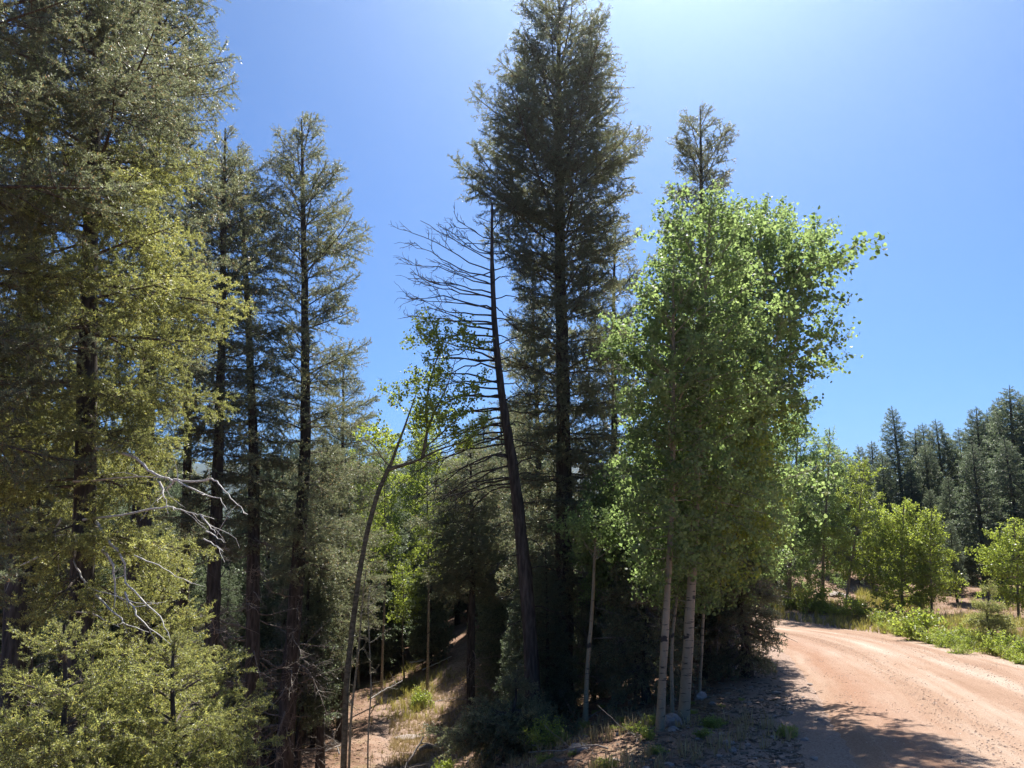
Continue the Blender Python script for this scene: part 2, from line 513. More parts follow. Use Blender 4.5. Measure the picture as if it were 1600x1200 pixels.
# ------------------------------------------------------------------ foliage pieces
def needles(pt, dr, k, ln, w, rg):
    pt = np.repeat(pt, k, 0); dr = np.repeat(dr, k, 0); n = len(pt)
    r = nrm(rg.normal(size=(n, 3)))
    d = nrm(dr * 0.55 + r * 0.85 + np.array([0, 0, 0.12]))
    s = nrm(np.cross(d, rg.normal(size=(n, 3))))
    l = (ln * rg.uniform(0.65, 1.25, n))[:, None]; ww = (w * rg.uniform(0.7, 1.3, n))[:, None]
    a = pt; b = pt + d * l * .45 + s * ww * .5; c = pt + d * l; e = pt + d * l * .45 - s * ww * .5
    v = np.stack([a, b, c, e], 1).reshape(-1, 3)
    return v, np.arange(n * 4).reshape(-1, 4)

def leaves(pt, size, rg):
    n = len(pt)
    hang = nrm(rg.normal(size=(n, 3)) * 0.6 + np.array([0, 0, -0.75]))
    s = nrm(np.cross(hang, rg.normal(size=(n, 3)) + 1e-3))
    r = (size * rg.uniform(0.5, 1.3, n) * .5)[:, None]
    nn = np.cross(hang, s)
    ang = [(0.0, -.15), (.85, .1), (.95, 1.0), (0.0, 2.15), (-.95, 1.0), (-.85, .1)]
    fold = [0, .22, .2, 0, .2, .22]
    v = np.stack([pt + s * r * a + hang * r * b + nn * r * f for (a, b), f in zip(ang, fold)], 1).reshape(-1, 3)
    return v, np.arange(n * 6).reshape(-1, 6)

def curve(p0, d0, L, n, rg, bend=np.zeros(3), wob=0.12):
    pts = [np.array(p0, float)]; d = nrm(np.array(d0, float)); st = L / (n - 1)
    for _ in range(n - 1):
        d = nrm(d + bend / (n - 1) + rg.normal(size=3) * wob / math.sqrt(n))
        pts.append(pts[-1] + d * st)
    return np.array(pts)

def sample(pts, step, t0=0.0, t1=1.0):
    seg = np.linalg.norm(np.diff(pts, axis=0), axis=1); cum = np.concatenate([[0], np.cumsum(seg)])
    m = max(2, int((t1 - t0) * cum[-1] / step))
    q = np.linspace(t0, t1, m) * cum[-1]
    p = np.stack([np.interp(q, cum, pts[:, i]) for i in range(3)], -1)
    g = nrm(np.gradient(p, axis=0)) if m > 1 else p
    return p, g

def fir_bough(L, rg, step=0.024, k=7, ln=0.040, w=0.0095, n2f=12, start=0.16, terts=True, droop=0.0, n3=0.07):
    wood, fol = MB(), MB()
    n = 11
    t = np.linspace(0, 1, n)
    y = L * 0.05 * np.sin(t * 3 + rg.uniform(0, 6)) * t
    z = L * (0.06 * t - (0.24 + droop) * t ** 2 + 0.22 * t ** 3)
    main = np.stack([L * t, y, z], -1)
    wood.tube(main, (0.007 + 0.0085 * L) * (1 - t * .85) + .0015, 5)
    P_, D_ = [], []
    p, g = sample(main, step, .55, 1.0); P_.append(p); D_.append(g)
    n2 = max(6, int(L * n2f)); side = 1
    for i in range(n2):
        tt = start + (1 - start) * (i + rg.uniform(0, .8)) / n2
        if tt > .98: break
        side = -side
        p0, g0 = sample(main, L / 60); j = min(len(p0) - 1, int(tt * len(p0))); p0, g0 = p0[j], g0[j]
        l2 = (L * 0.56 * (1 - tt) ** .7 + .12) * rg.uniform(.6, 1.15) * min(1, .45 + 2.2 * tt)
        ang = R(rg.uniform(42, 72)) * side
        dv = np.array([math.cos(ang) * g0[0] - math.sin(ang) * g0[1], math.sin(ang) * g0[0] + math.cos(ang) * g0[1], g0[2] + rg.uniform(-.55, .5)])
        c2 = curve(p0, dv, l2, 5, rg, np.array([.35, 0, rg.uniform(-.5, .25)]), .25)
        wood.tube(c2, np.linspace(.0045 + .003 * l2, .0015, 5), 3)
        p, g = sample(c2, step, .4, 1.0); P_.append(p); D_.append(g)
        if terts:
            m3 = max(2, int(l2 / n3)); s3 = 1
            for q in range(m3):
                u = .2 + .8 * (q + rg.uniform(0, .9)) / m3
                s3 = -s3
                pp, gg = sample(c2, l2 / 20); jj = min(len(pp) - 1, int(u * len(pp)))
                l3 = (.38 * l2 * (1 - u) + .07) * rg.uniform(.7, 1.3)
                r = rg.normal(size=3) * np.array([.5, .5, .8])
                lat = np.array([-gg[jj][1], gg[jj][0], 0]) * s3
                d3 = gg[jj] * .6 + lat * .8 + r + np.array([0, 0, -.12])
                c3 = curve(pp[jj], d3, l3, 3, rg, np.array([0, 0, .1]), .1)
                if l3 > .09 and step < .04: wood.tube(c3, np.array([.0022, .0016, .001]), 3)
                p, g = sample(c3, step, .25, 1.0); P_.append(p); D_.append(g)
    P_, D_ = np.concatenate(P_), np.concatenate(D_)
    fol.add(*needles(P_, D_, k, ln, w, rg))
    return wood, fol

def dead_limb(L, rg, twigs=10, r0=None, bend=None):
    wood = MB()
    c = curve((0, 0, 0), (1, 0, .05), L, 10, rg, np.array([0, 0, -.7]) if bend is None else bend, .55)
    r = (0.006 + .008 * L) if r0 is None else r0
    wood.tube(c, np.linspace(r, .002, 10), 5)
    for i in range(int(twigs * L) + 3):
        tt = rg.uniform(.15, .97); p, g = sample(c, L / 40); j = int(tt * (len(p) - 1))
        d = g[j] * .7 + nrm(rg.normal(size=3)) * np.array([.9, .9, .7])
        l = L * (.34 * (1 - tt) + .08) * rg.uniform(.5, 1.3)
        c2 = curve(p[j], d, l, 5, rg, np.array([0, 0, -.4]), .6)
        wood.tube(c2, np.linspace(r * .35, .0012, 5), 3)
        for q in range(2):
            jj = rg.integers(1, 4)
            c3 = curve(c2[jj], nrm(rg.normal(size=3)) + nrm(c2[-1] - c2[0]) * .6, l * .45, 3, rg, np.zeros(3), .4)
            wood.tube(c3, np.array([.0022, .0016, .0009]), 3)
    return wood

def aspen_bough(L, rg, leaf=.045, step=.036, n2f=8):
    wood, fol = MB(), MB()
    c = curve((0, 0, 0), (1, 0, 0), L, 9, rg, np.array([0, 0, .25]), .28)
    wood.tube(c, np.linspace(.006 + .006 * L, .0018, 9), 5)
    Q = []
    p, g = sample(c, step, .5, 1); Q.append(p)
    n2 = max(5, int(L * n2f))
    for i in range(n2):
        tt = .15 + .85 * (i + rg.uniform(0, .9)) / n2
        p0, g0 = sample(c, L / 50); j = min(len(p0) - 1, int(tt * len(p0)))
        l2 = (L * .42 * (1 - tt) ** .8 + .1) * rg.uniform(.6, 1.2)
        a = rg.uniform(0, 2 * np.pi)
        d = g0[j] * .7 + np.array([0, math.cos(a), math.sin(a) * .8 + .12])
        c2 = curve(p0[j], d, l2, 5, rg, np.array([.1, 0, .1]), .3)
        wood.tube(c2, np.linspace(.004, .0014, 5), 3)
        p, g = sample(c2, step, .2, 1); Q.append(p)
        for q in range(max(1, int(l2 / .09))):
            jj = rg.integers(1, 5)
            d3 = nrm(rg.normal(size=3)) + nrm(c2[-1] - c2[0]) * .7
            c3 = curve(c2[jj], d3, l2 * .3 + .05, 3, rg, np.zeros(3), .2)
            p, g = sample(c3, step); Q.append(p)
    Q = np.concatenate(Q); Q = np.repeat(Q, 2, 0)
    Q = Q + rg.normal(size=Q.shape) * .028
    fol.add(*leaves(Q, leaf, rg))
    return wood, fol

# library of boughs, copied limb by limb onto the trees
rg = np.random.default_rng(77)
LIB = {'fir': {}, 'dead': {}, 'aspen': {}}
for L, nv in ((0.6, 3), (1.15, 4), (1.9, 4), (2.8, 3)):
    LIB['fir'][L] = []
    for _ in range(nv):
        w, f = fir_bough(L, rg, n2f=15 if L < 1.5 else 11, droop=rg.uniform(-.05, .12))
        LIB['fir'][L].append((w, f))
LIB['nearfir'] = {}
for L, nv in ((0.6, 3), (1.15, 3), (1.9, 4), (2.8, 3)):
    LIB['nearfir'][L] = [fir_bough(L, rg, step=.017, k=9, ln=.031, w=.0062, n2f=15 if L < 1.5 else 11, droop=rg.uniform(0, .18), n3=.06) for _ in range(nv)]
for L, nv in ((0.5, 3), (1.0, 4), (1.8, 3)):
    LIB['dead'][L] = [dead_limb(L, rg) for _ in range(nv)]
for L, nv in ((0.5, 3), (0.95, 4), (1.6, 4)):
    LIB['aspen'][L] = [aspen_bough(L, rg) for _ in range(nv)]
_cache = {}
def lib_mesh(kind, L, i, wood_m, fol_m):
    key = (kind, L, i, wood_m, fol_m)
    if key not in _cache:
        e = LIB[kind][L][i]
        if kind == 'dead':
            _cache[key] = (e.mesh('dead_limb', M[wood_m], True), None)
        else:
            kw = (kind, L, i, wood_m)
            if kw not in _cache: _cache[kw] = e[0].mesh('limb', M[wood_m], True)
            _cache[key] = (_cache[kw], e[1].mesh('needles' if 'fir' in kind else 'leaves', M[fol_m]))
    return _cache[key]

def bough_matrix(loc, az, pitch, roll, sc):
    return Matrix.Translation(Vector(loc)) @ Matrix.Rotation(az, 4, 'Z') @ Matrix.Rotation(-pitch, 4, 'Y') @ Matrix.Rotation(roll, 4, 'X') @ Matrix.Diagonal((sc[0], sc[1], sc[2], 1))

def add_limb(parent, kind, L, loc, az, pitch, rg, wood_m, fol_m=None, part='limb', full=1.0):
    cls = min(LIB[kind], key=lambda c: abs(math.log(max(L, .15) / c)))
    i = int(rg.integers(len(LIB[kind][cls])))
    w, f = lib_mesh(kind, cls, i, wood_m, fol_m)
    s = L / cls
    s2 = s * full
    Mx = bough_matrix(loc, az, pitch, rg.uniform(-.35, .35) if 'fir' in kind else rg.uniform(-3.1, 3.1), (s, s2, s2))
    o = link(part, w, parent); o.matrix_basis = Mx
    if f: link('needles' if 'fir' in kind else 'leaves', f, o, kind='stuff')
    return o

def trunk_mesh(axis, r0, r1, material, k=12, flare=1.5, rough=.06, power=.8, h=None):
    n = len(axis); t = np.linspace(0, 1, n)
    rad = r1 + (r0 - r1) * (1 - t) ** power
    zz = axis[:, 2] - axis[0, 2]
    rad = rad * (1 + (flare - 1) * np.exp(-zz / .22))
    mb = MB()
    mb.tube(axis, rad, k)
    v = mb.v[0]; c = np.repeat(axis, k, 0)
    j = rng.normal(size=(len(v), 1)) * rough
    mb.v[0] = c + (v - c) * (1 + j)
    return mb.mesh('trunk', material, True)

def axis_curve(base, top, n, wob, rg):
    t = np.linspace(0, 1, n)[:, None]
    p = base + (top - base) * t
    a, b = rg.uniform(0, 6, 2)
    env = np.sin(np.pi * t[:, 0])
    p[:, 0] += wob * env * np.sin(t[:, 0] * 5 + a); p[:, 1] += wob * env * np.sin(t[:, 0] * 4 + b)
    return p

def at_z(axis, z):
    return np.array([np.interp(z, axis[:, 2], axis[:, 0]), np.interp(z, axis[:, 2], axis[:, 1]), z])

def hero(kind, name, label, cat, px, d, top, prof, r0, nb, dead=(0, 0, 0, 0), fol='needle', seed=1, group=None,
         pitch=(-14, 42), pp=1.2, wob=.06, full=1.0, wood_m=None, bark=None, dead_m='dead', base_z=None, tier=.42, mid=None, top_fol=None):
    """prof: (py, half width to the left, half width to the right) in photo pixels, from the top down"""
    rg = np.random.default_rng(seed)
    g = G(px, d); g[2] -= .06
    tp = P(top[0], top[1], d + (top[2] if len(top) > 2 else 0))
    n = max(14, int((tp[2] - g[2]) / .35))
    if mid is None:
        ax = axis_curve(g, tp, n, wob, rg)
    else:
        pts = [g] + [P(a, b, d + c) for a, b, c in mid] + [tp]
        pts = np.array(pts); ax = np.stack([np.interp(np.linspace(0, 1, n), (pts[:, 2] - pts[0, 2]) / (pts[-1, 2] - pts[0, 2]), pts[:, i]) for i in range(3)], -1)
        for _ in range(3): ax[1:-1] = (ax[:-2] + 2 * ax[1:-1] + ax[2:]) / 4
    root = thing(name, label, cat, tuple(g), 0, group)
    loc = ax - g
    wood_m = wood_m or ('limb' if 'fir' in kind else 'aspen_twig')
    link('trunk', trunk_mesh(loc, r0, .012, M[bark or ('bark' if 'fir' in kind else 'aspen')], 14 if r0 > .1 else 8, flare=1.5 if 'fir' in kind else 1.2), root)
    pr = []
    for (py, l, r) in prof:
        q = P(top[0], py, d); m = mpp(q); pr.append((q[2], l * m, r * m))
    pr = np.array(sorted(pr))
    zlo, zhi = pr[0, 0], min(pr[-1, 0], ax[-1, 2])
    az = rg.uniform(0, 6)
    def rad(z, a):
        l, r = np.interp(z, pr[:, 0], pr[:, 1]), np.interp(z, pr[:, 0], pr[:, 2])
        c = math.cos(a)
        return (r if c > 0 else l) * c * c + (l + r) / 2 * (1 - c * c)
    for i in range(nb):
        u = (i + rg.uniform(0, 1)) / nb
        u = 1 - (1 - u) ** .95
        z = zlo + (zhi - zlo) * u * .985
        if 'fir' in kind: z = (math.floor(z / tier) + .5) * tier + rg.normal() * .13 * tier
        az += 2.39996 + rg.uniform(-.3, .3)
        pt = R(pitch[0] + (pitch[1] - pitch[0]) * u ** pp + rg.uniform(-9, 9))
        r = rad(z, az) * (rg.uniform(.72, 1.2) if 'fir' in kind else rg.uniform(.5, 1.25)) * (1 + .10 * math.sin(3 * az + z * 1.7 + seed)) + .1
        L = max(.16, r / max(.45, math.cos(pt)))
        za = z - L * math.sin(pt) * .75
        za = min(max(za, g[2] + .4), ax[-1, 2] - .05)
        p = at_z(ax, za) - g
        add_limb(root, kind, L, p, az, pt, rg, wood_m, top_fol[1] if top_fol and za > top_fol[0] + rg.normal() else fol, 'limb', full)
    # leader
    add_limb(root, kind, max(.3, .03 * (tp[2] - g[2])), loc[-2], 0, R(80), rg, wood_m, fol, 'limb', full)
    z0, z1, nd, Ld = dead
    for i in range(nd):
        z = z0 + (z1 - z0) * rg.random()
        L = Ld * rg.uniform(.4, 1.15)
        add_limb(root, 'dead', L, at_z(ax, g[2] + z) - g, rg.uniform(0, 6.3), R(rg.uniform(-22, 12)), rg, dead_m, None, 'dead_limb')
    return root, ax, g

# ------------------------------------------------------------------ the hero conifers
hero('fir', 'fir_tree', 'tallest dark fir in the middle of the view, its top reaching the upper edge', 'fir tree', 880, 16, (874, -22),
     [(-22, 8, 8), (0, 36, 38), (50, 66, 66), (110, 82, 84), (160, 108, 98), (210, 128, 108), (260, 136, 126), (300, 128, 128), (345, 104, 116), (385, 96, 96), (440, 92, 104), (520, 88, 104), (600, 84, 100), (700, 78, 92), (800, 74, 84), (900, 70, 80), (1000, 60, 70)],
     .21, 185, dead=(.6, 5.0, 46, 1.5), seed=3, tier=.5, pitch=(-16, 48), pp=.8, full=1.05)
hero('fir', 'fir_tree', 'dark fir close behind the tallest one, between it and the aspens', 'fir tree', 948, 19, (962, 352),
     [(352, 6, 6), (400, 30, 30), (470, 52, 42), (560, 60, 52), (700, 70, 56), (860, 60, 60)], .13, 80, dead=(.4, 3, 22, 1.3), seed=4)
hero('fir', 'fir_tree', 'slim fir whose trunk shows between the leaning snag and the tallest fir', 'fir tree', 846, 20, (832, 430),
     [(430, 6, 6), (500, 30, 36), (600, 44, 44), (720, 50, 50), (900, 50, 50), (1000, 50, 50)], .12, 64, dead=(.4, 3, 22, 1.2), seed=5)
hero('fir', 'fir_tree', 'thin pointed fir rising out of the aspen crowns', 'fir tree', 1092, 18, (1094, 166),
     [(166, 5, 5), (195, 24, 24), (230, 40, 42), (255, 30, 38), (290, 38, 52), (330, 46, 56), (400, 60, 60), (520, 66, 66), (700, 70, 70), (860, 60, 60)], .15, 96, dead=(.4, 3, 30, 1.4), seed=6, pitch=(-10, 55), pp=.8)
hero('fir', 'fir_tree', 'tall fir against the sky left of the gap, one long bough reaching right', 'fir tree', 440, 18, (471, 186),
     [(186, 6, 6), (205, 22, 26), (240, 52, 58), (290, 56, 62), (340, 62, 84), (380, 56, 94), (420, 46, 84), (470, 44, 84), (540, 60, 96), (620, 70, 92), (700, 74, 84), (800, 70, 80), (900, 60, 70)],
     .20, 92, dead=(.4, 4.4, 50, 1.5), seed=7, tier=.5, pitch=(-14, 46), pp=.8, mid=[(478, 700, 0), (476, 450, 0)])
hero('fir', 'fir_tree', 'narrow dark fir just left of the tall fir by the gap, its top blunt', 'fir tree', 393, 16.5, (372, 228),
     [(228, 8, 8), (250, 26, 30), (300, 36, 42), (350, 44, 56), (420, 42, 48), (500, 42, 44), (600, 38, 40), (720, 40, 42), (860, 40, 40)], .17, 135, dead=(.4, 6.2, 52, 1.2), seed=8, mid=[(397, 720, 0), (389, 520, 0)])
hero('fir', 'fir_tree', 'fir with a bare straight trunk beside the edge of the big left crown', 'fir tree', 320, 15, (352, 200),
     [(200, 8, 8), (260, 34, 36), (330, 50, 44), (420, 60, 46), (500, 60, 46), (600, 50, 44), (720, 46, 46), (860, 44, 44)], .17, 112, dead=(.4, 5.8, 40, 1.3), seed=9, mid=[(338, 800, 0), (347, 520, 0)])
hero('fir', 'fir_tree', 'very tall fir at the left rear whose crown leaves the top of the picture', 'fir tree', 190, 13, (262, -230),
     [(-230, 10, 10), (-120, 60, 60), (-40, 90, 76), (0, 100, 88), (60, 105, 86), (130, 105, 84), (200, 105, 80), (300, 110, 84), (400, 110, 80), (520, 100, 90), (640, 90, 80)], .2, 110, dead=(.4, 5.4, 44, 1.4), seed=10, tier=.6, pitch=(-16, 44), full=1.1)
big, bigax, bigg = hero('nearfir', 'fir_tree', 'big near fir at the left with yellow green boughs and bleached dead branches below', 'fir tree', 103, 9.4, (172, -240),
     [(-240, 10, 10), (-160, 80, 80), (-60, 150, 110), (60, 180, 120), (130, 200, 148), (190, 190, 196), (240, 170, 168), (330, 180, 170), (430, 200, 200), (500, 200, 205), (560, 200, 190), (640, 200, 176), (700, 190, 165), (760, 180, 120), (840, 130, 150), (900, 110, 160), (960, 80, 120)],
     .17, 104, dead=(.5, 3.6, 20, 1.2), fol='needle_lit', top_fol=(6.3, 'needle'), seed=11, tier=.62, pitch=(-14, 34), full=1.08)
hero('nearfir', 'fir_tree', 'fir at the left edge with its trunk half hidden in grey green boughs', 'fir tree', 5, 11, (80, -500),
     [(-500, 10, 10), (-200, 110, 120), (0, 150, 160), (150, 160, 180), (300, 160, 170), (420, 150, 140), (540, 150, 140), (640, 150, 150), (740, 140, 150), (860, 120, 120)], .2, 60, dead=(.5, 4.0, 24, 1.3), seed=12, tier=.7)
hero('nearfir', 'fir_tree', 'nearest fir beyond the left edge, only its boughs reaching into the upper corner', 'fir tree', -150, 7.6, (-70, -520),
     [(-520, 10, 10), (-380, 90, 110), (-180, 180, 220), (0, 200, 270), (100, 200, 260), (250, 200, 280), (330, 200, 230), (450, 200, 180), (700, 200, 190), (900, 150, 160)], .19, 52, seed=13, tier=.7)
hero('fir', 'fir_tree', 'dark trunked fir standing right behind the big left fir', 'fir tree', 278, 17, (300, 330),
     [(330, 10, 10), (420, 50, 50), (560, 60, 60), (700, 64, 64), (860, 50, 50)], .16, 60, dead=(.4, 5, 24, 1.4), seed=14)
hero('fir', 'fir_tree', 'dark dense fir in the shade under the big left crown', 'fir tree', 30, 14, (60, 380),
     [(380, 20, 20), (500, 90, 90), (650, 110, 120), (800, 120, 130), (950, 110, 120)], .18, 80, dead=(.4, 3, 10, 1.3), seed=15)
# young firs in the foreground, bottom left
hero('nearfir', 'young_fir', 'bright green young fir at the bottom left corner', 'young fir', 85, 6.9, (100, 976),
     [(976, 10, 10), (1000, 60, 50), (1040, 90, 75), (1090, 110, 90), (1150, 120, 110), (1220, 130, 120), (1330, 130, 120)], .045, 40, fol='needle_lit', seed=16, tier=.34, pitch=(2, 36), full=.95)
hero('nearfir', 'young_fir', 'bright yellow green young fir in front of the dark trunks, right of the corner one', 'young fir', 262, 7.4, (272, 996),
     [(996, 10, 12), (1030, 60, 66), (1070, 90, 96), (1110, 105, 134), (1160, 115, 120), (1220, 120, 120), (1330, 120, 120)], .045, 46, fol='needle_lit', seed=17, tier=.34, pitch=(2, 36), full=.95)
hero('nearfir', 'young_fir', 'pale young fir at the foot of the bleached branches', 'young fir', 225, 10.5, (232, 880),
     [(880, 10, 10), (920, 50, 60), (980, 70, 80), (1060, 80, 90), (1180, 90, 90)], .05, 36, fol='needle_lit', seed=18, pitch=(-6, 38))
# firs of middle size in the hollow
hero('fir', 'fir_tree', 'small fir behind the long bough of the tall fir, tip in the sky gap', 'fir tree', 532, 24, (536, 556),
     [(556, 5, 5), (600, 26, 34), (650, 40, 50), (720, 56, 60), (800, 70, 66), (900, 74, 66), (980, 70, 60)], .13, 75, dead=(.3, 1.5, 10, 1.2), seed=19)
hero('fir', 'fir_tree', 'shaggy pale fir between the tall fir by the gap and the leaning aspen', 'fir tree', 500, 20, (505, 680),
     [(680, 6, 6), (730, 34, 40), (800, 56, 60), (880, 60, 70), (960, 56, 66), (1040, 50, 50)], .10, 70, dead=(.3, 1.5, 10, 1.0), seed=20)
hero('fir', 'fir_tree', 'fir with a straight dark trunk beside the sunlit clearing', 'fir tree', 737, 23, (735, 690),
     [(690, 6, 6), (730, 46, 44), (780, 72, 60), (830, 84, 66), (880, 80, 66), (930, 50, 50)], .145, 80, dead=(.4, 2.6, 26, 1.3), seed=21, pitch=(-16, 26))
hero('fir', 'fir_tree', 'small fir right of the dark trunk by the clearing, under the leaning snag', 'fir tree', 790, 26, (782, 640),
     [(640, 5, 5), (720, 40, 44), (820, 56, 56), (920, 50, 50)], .12, 60, dead=(.4, 2.6, 20, 1.3), seed=22)
hero('fir', 'fir_tree', 'low spreading fir in the shade behind the two pale aspen trunks', 'fir tree', 1010, 13.6, (1008, 850),
     [(850, 10, 10), (900, 44, 44), (960, 64, 60), (1020, 70, 60), (1080, 60, 50)], .07, 55, dead=(.2, 2.0, 34, 1.2), seed=23, pitch=(-24, 14))
hero('fir', 'fir_tree', 'low dark fir on the road side of the aspens, its boughs over the shoulder', 'fir tree', 1168, 15.2, (1150, 800),
     [(800, 10, 10), (850, 44, 36), (900, 60, 50), (950, 64, 60), (1000, 60, 36), (1050, 50, 30)], .10, 60, dead=(.2, 2.0, 24, 1.2), seed=24, pitch=(-20, 20))
hero('fir', 'fir_tree', 'dark fir with a bare lower trunk behind the aspens', 'fir tree', 1135, 17.5, (1140, 560),
     [(560, 8, 8), (640, 40, 40), (740, 60, 60), (860, 70, 60), (940, 60, 50)], .15, 60, dead=(.2, 2.5, 26, 1.3), seed=25)
hero('fir', 'young_fir', 'low dark young fir at the foot of the tallest fir', 'young fir', 800, 12.6, (805, 1060),
     [(1060, 8, 8), (1100, 50, 60), (1150, 90, 90), (1200, 100, 100)], .04, 50, seed=26, pitch=(-8, 30))

# bleached dead branches on the big near fir
def wire(parent, origin, pts_px, d0, dd, r0, material, name='dead_branch', r1=.0025, label=None, k=6, twigs=0, rg=np.random.default_rng(5)):
    pts = np.array([P(a, b, 9.25 - np.clip(a - 115, -60, 300) * .0075 + rg.normal() * .03) for i, (a, b) in enumerate(pts_px)])
    q = np.linspace(0, len(pts) - 1, len(pts) * 3 - 2)
    c = np.stack([np.interp(q, np.arange(len(pts)), pts[:, i]) for i in range(3)], -1)
    c[1:-1] = (c[:-2] + 2 * c[1:-1] + c[2:]) / 4 + rg.normal(size=(len(c) - 2, 3)) * .006
    mb = MB(); mb.tube(c - origin, np.linspace(r0, r1, len(c)), k)
    for _ in range(twigs):
        j = rg.integers(len(c) // 4, len(c) - 1)
        dv = nrm(c[min(j + 1, len(c) - 1)] - c[j - 1]) * .6 + nrm(rg.normal(size=3)) * .8
        c2 = curve(c[j] - origin, dv, rg.uniform(.12, .4), 5, rg, np.zeros(3), .4)
        mb.tube(c2, np.linspace(max(.003, r0 * .35), .0015, 5), 4)
    o = link(name, mb.mesh(name, material, True), parent)
    if label: o['label'] = label
    return o
PALE = [([(150, 700), (197, 708), (222, 721), (232, 735), (245, 742), (272, 751), (285, 757), (312, 768), (335, 778), (345, 778), (354, 796)], 8.9, -.5, .018),
        ([(272, 749), (288, 753), (318, 751), (332, 747), (340, 753), (355, 772), (370, 788), (387, 804)], 8.7, -.2, .013),
        ([(115, 752), (150, 750), (200, 745), (250, 746), (271, 749)], 9.2, -.4, .015),
        ([(249, 753), (256, 770), (257, 780), (263, 803)], 8.7, -.1, .013),
        ([(272, 750), (266, 760), (258, 768)], 8.7, 0, .012),
        ([(130, 812), (222, 799), (254, 793), (263, 792), (282, 795), (298, 802), (313, 804), (335, 811)], 9.1, -.5, .013),
        ([(313, 804), (330, 822), (337, 833)], 8.7, .1, .008),
        ([(150, 815), (165, 835), (172, 850), (184, 860), (197, 882), (193, 908), (217, 933), (250, 963), (262, 990), (270, 1008)], 9.0, -.9, .019),
        ([(118, 838), (120, 850), (115, 877), (128, 903), (137, 920), (167, 927), (213, 942), (245, 943)], 9.1, -.5, .015),
        ([(105, 956), (140, 957), (160, 968), (187, 980)], 9.0, -.4, .012),
        ([(150, 930), (183, 960), (200, 977), (233, 988)], 8.9, -.4, .013),
        ([(195, 925), (207, 947), (217, 967), (240, 987), (267, 1007)], 8.8, -.4, .012),
        ([(95, 812), (83, 830), (90, 853), (92, 893)], 9.0, -.1, .014),
        ([(160, 860), (178, 880), (180, 927), (178, 950)], 8.9, -.2, .02),
        ([(210, 868), (240, 880), (262, 893), (300, 912)], 8.8, -.3, .008),
        ([(322, 830), (338, 838), (350, 848)], 8.6, 0, .007), ([(318, 842), (335, 850), (348, 860)], 8.6, 0, .007),
        ([(60, 870), (20, 890), (0, 905), (-20, 925)], 9.3, -.6, .012)]
for pts, d0, dd, r in PALE:
    wire(big, bigg, pts, d0, dd, r, M['pale'], label='bleached crooked dead branch', twigs=2)

# ------------------------------------------------------------------ the leaning dead tree
sg = G(836, 14); 
sroot = thing('dead_tree', 'leaning dead conifer with bare branches arching to the left', 'dead tree', tuple(sg))
spts = np.array([sg] + [P(a, b, 14 + c) for a, b, c in [(826, 950, 0), (817, 860, 0), (806, 760, 0), (797, 700, 0), (787, 640, 0), (778, 570, .1), (771, 480, .2), (768, 400, .3), (769, 318, .3)]])
q = np.linspace(0, len(spts) - 1, 34)
sax = np.stack([np.interp(q, np.arange(len(spts)), spts[:, i]) for i in range(3)], -1)
for _ in range(3): sax[1:-1] = (sax[:-2] + 2 * sax[1:-1] + sax[2:]) / 4
link('trunk', trunk_mesh(sax - sg, .14, .02, M['bark'], 12, power=.9), sroot)
rg = np.random.default_rng(21)
def snag_branch(py, reach, rise, end, side, r, twigs, dd):
    z = P(770, py, 14)[2]; a0 = at_z(sax, z)
    m = mpp(a0)
    tt = np.linspace(0, 1, 9)
    xx = -side * reach * tt * m
    zz = (rise * np.sin(np.pi * np.clip(tt * 1.0, 0, 1)) + end * tt ** 1.7) * m
    c = np.stack([a0[0] + xx, a0[1] + dd * tt, a0[2] + zz], -1)
    c[1:] += np.cumsum(rg.normal(size=(8, 3)) * .013 * (1.1 + reach / 100), 0)
    mb = MB(); o = c - sg
    mb.tube(o, np.linspace(r * 1.0, .0045, 9), 6)
    for _ in range(twigs):
        j = rg.integers(3, 8)
        dv = nrm(o[j] - o[j - 1]) * .9 + nrm(rg.normal(size=3)) * .65
        l = reach * m * rg.uniform(.10, .32)
        c2 = curve(o[j] + (o[min(8, j + 1)] - o[j]) * rg.random() * .9, dv, l, 6, rg, np.array([0, 0, .4 * np.sign(end + 1)]), .5)
        mb.tube(c2, np.linspace(r * .42, .003, 6), 4)
        for _ in range(3):
            jj = rg.integers(1, 6); c3 = curve(c2[jj], nrm(c2[jj] - c2[jj - 1]) + nrm(rg.normal(size=3)) * .8, l * .35, 4, rg, np.zeros(3), .4)
            mb.tube(c3, np.linspace(.005, .002, 4), 3)
    link('branch', mb.mesh('branch', M['bark'], True), sroot)
for i in range(54):
    py = 336 + i * 8.1 + rg.uniform(-4, 4)
    reach = np.interp(py, [330, 360, 410, 480, 540, 600, 660, 720, 770], [26, 62, 118, 132, 126, 138, 150, 160, 120]) * rg.uniform(.72, 1.08)
    end = np.interp(py, [330, 400, 470, 540, 600, 660, 720, 770], [34, 44, 32, 8, -8, -46, -64, -62]) * rg.uniform(.5, 1.25)
    snag_branch(py + rg.normal() * 5, reach, rg.uniform(-3, 10), end, 1, .0075 + .014 * min(1, i / 22), 7 if py < 560 else 3, rg.uniform(-.9, .9))
for i in range(20):
    py = 350 + i * 21 + rg.uniform(-6, 6)
    snag_branch(py, np.interp(py, [340, 450, 800], [22, 60, 80]) * rg.uniform(.5, 1.1), 6, rg.uniform(-30, 16), -1, .014, 3, rg.uniform(-.8, 1.1))
for i in range(8):
    snag_branch(790 + i * 26, rg.uniform(30, 90), 4, rg.uniform(-40, 0), 1 if i % 2 else -1, .012, 3, rg.uniform(-.9, .9))

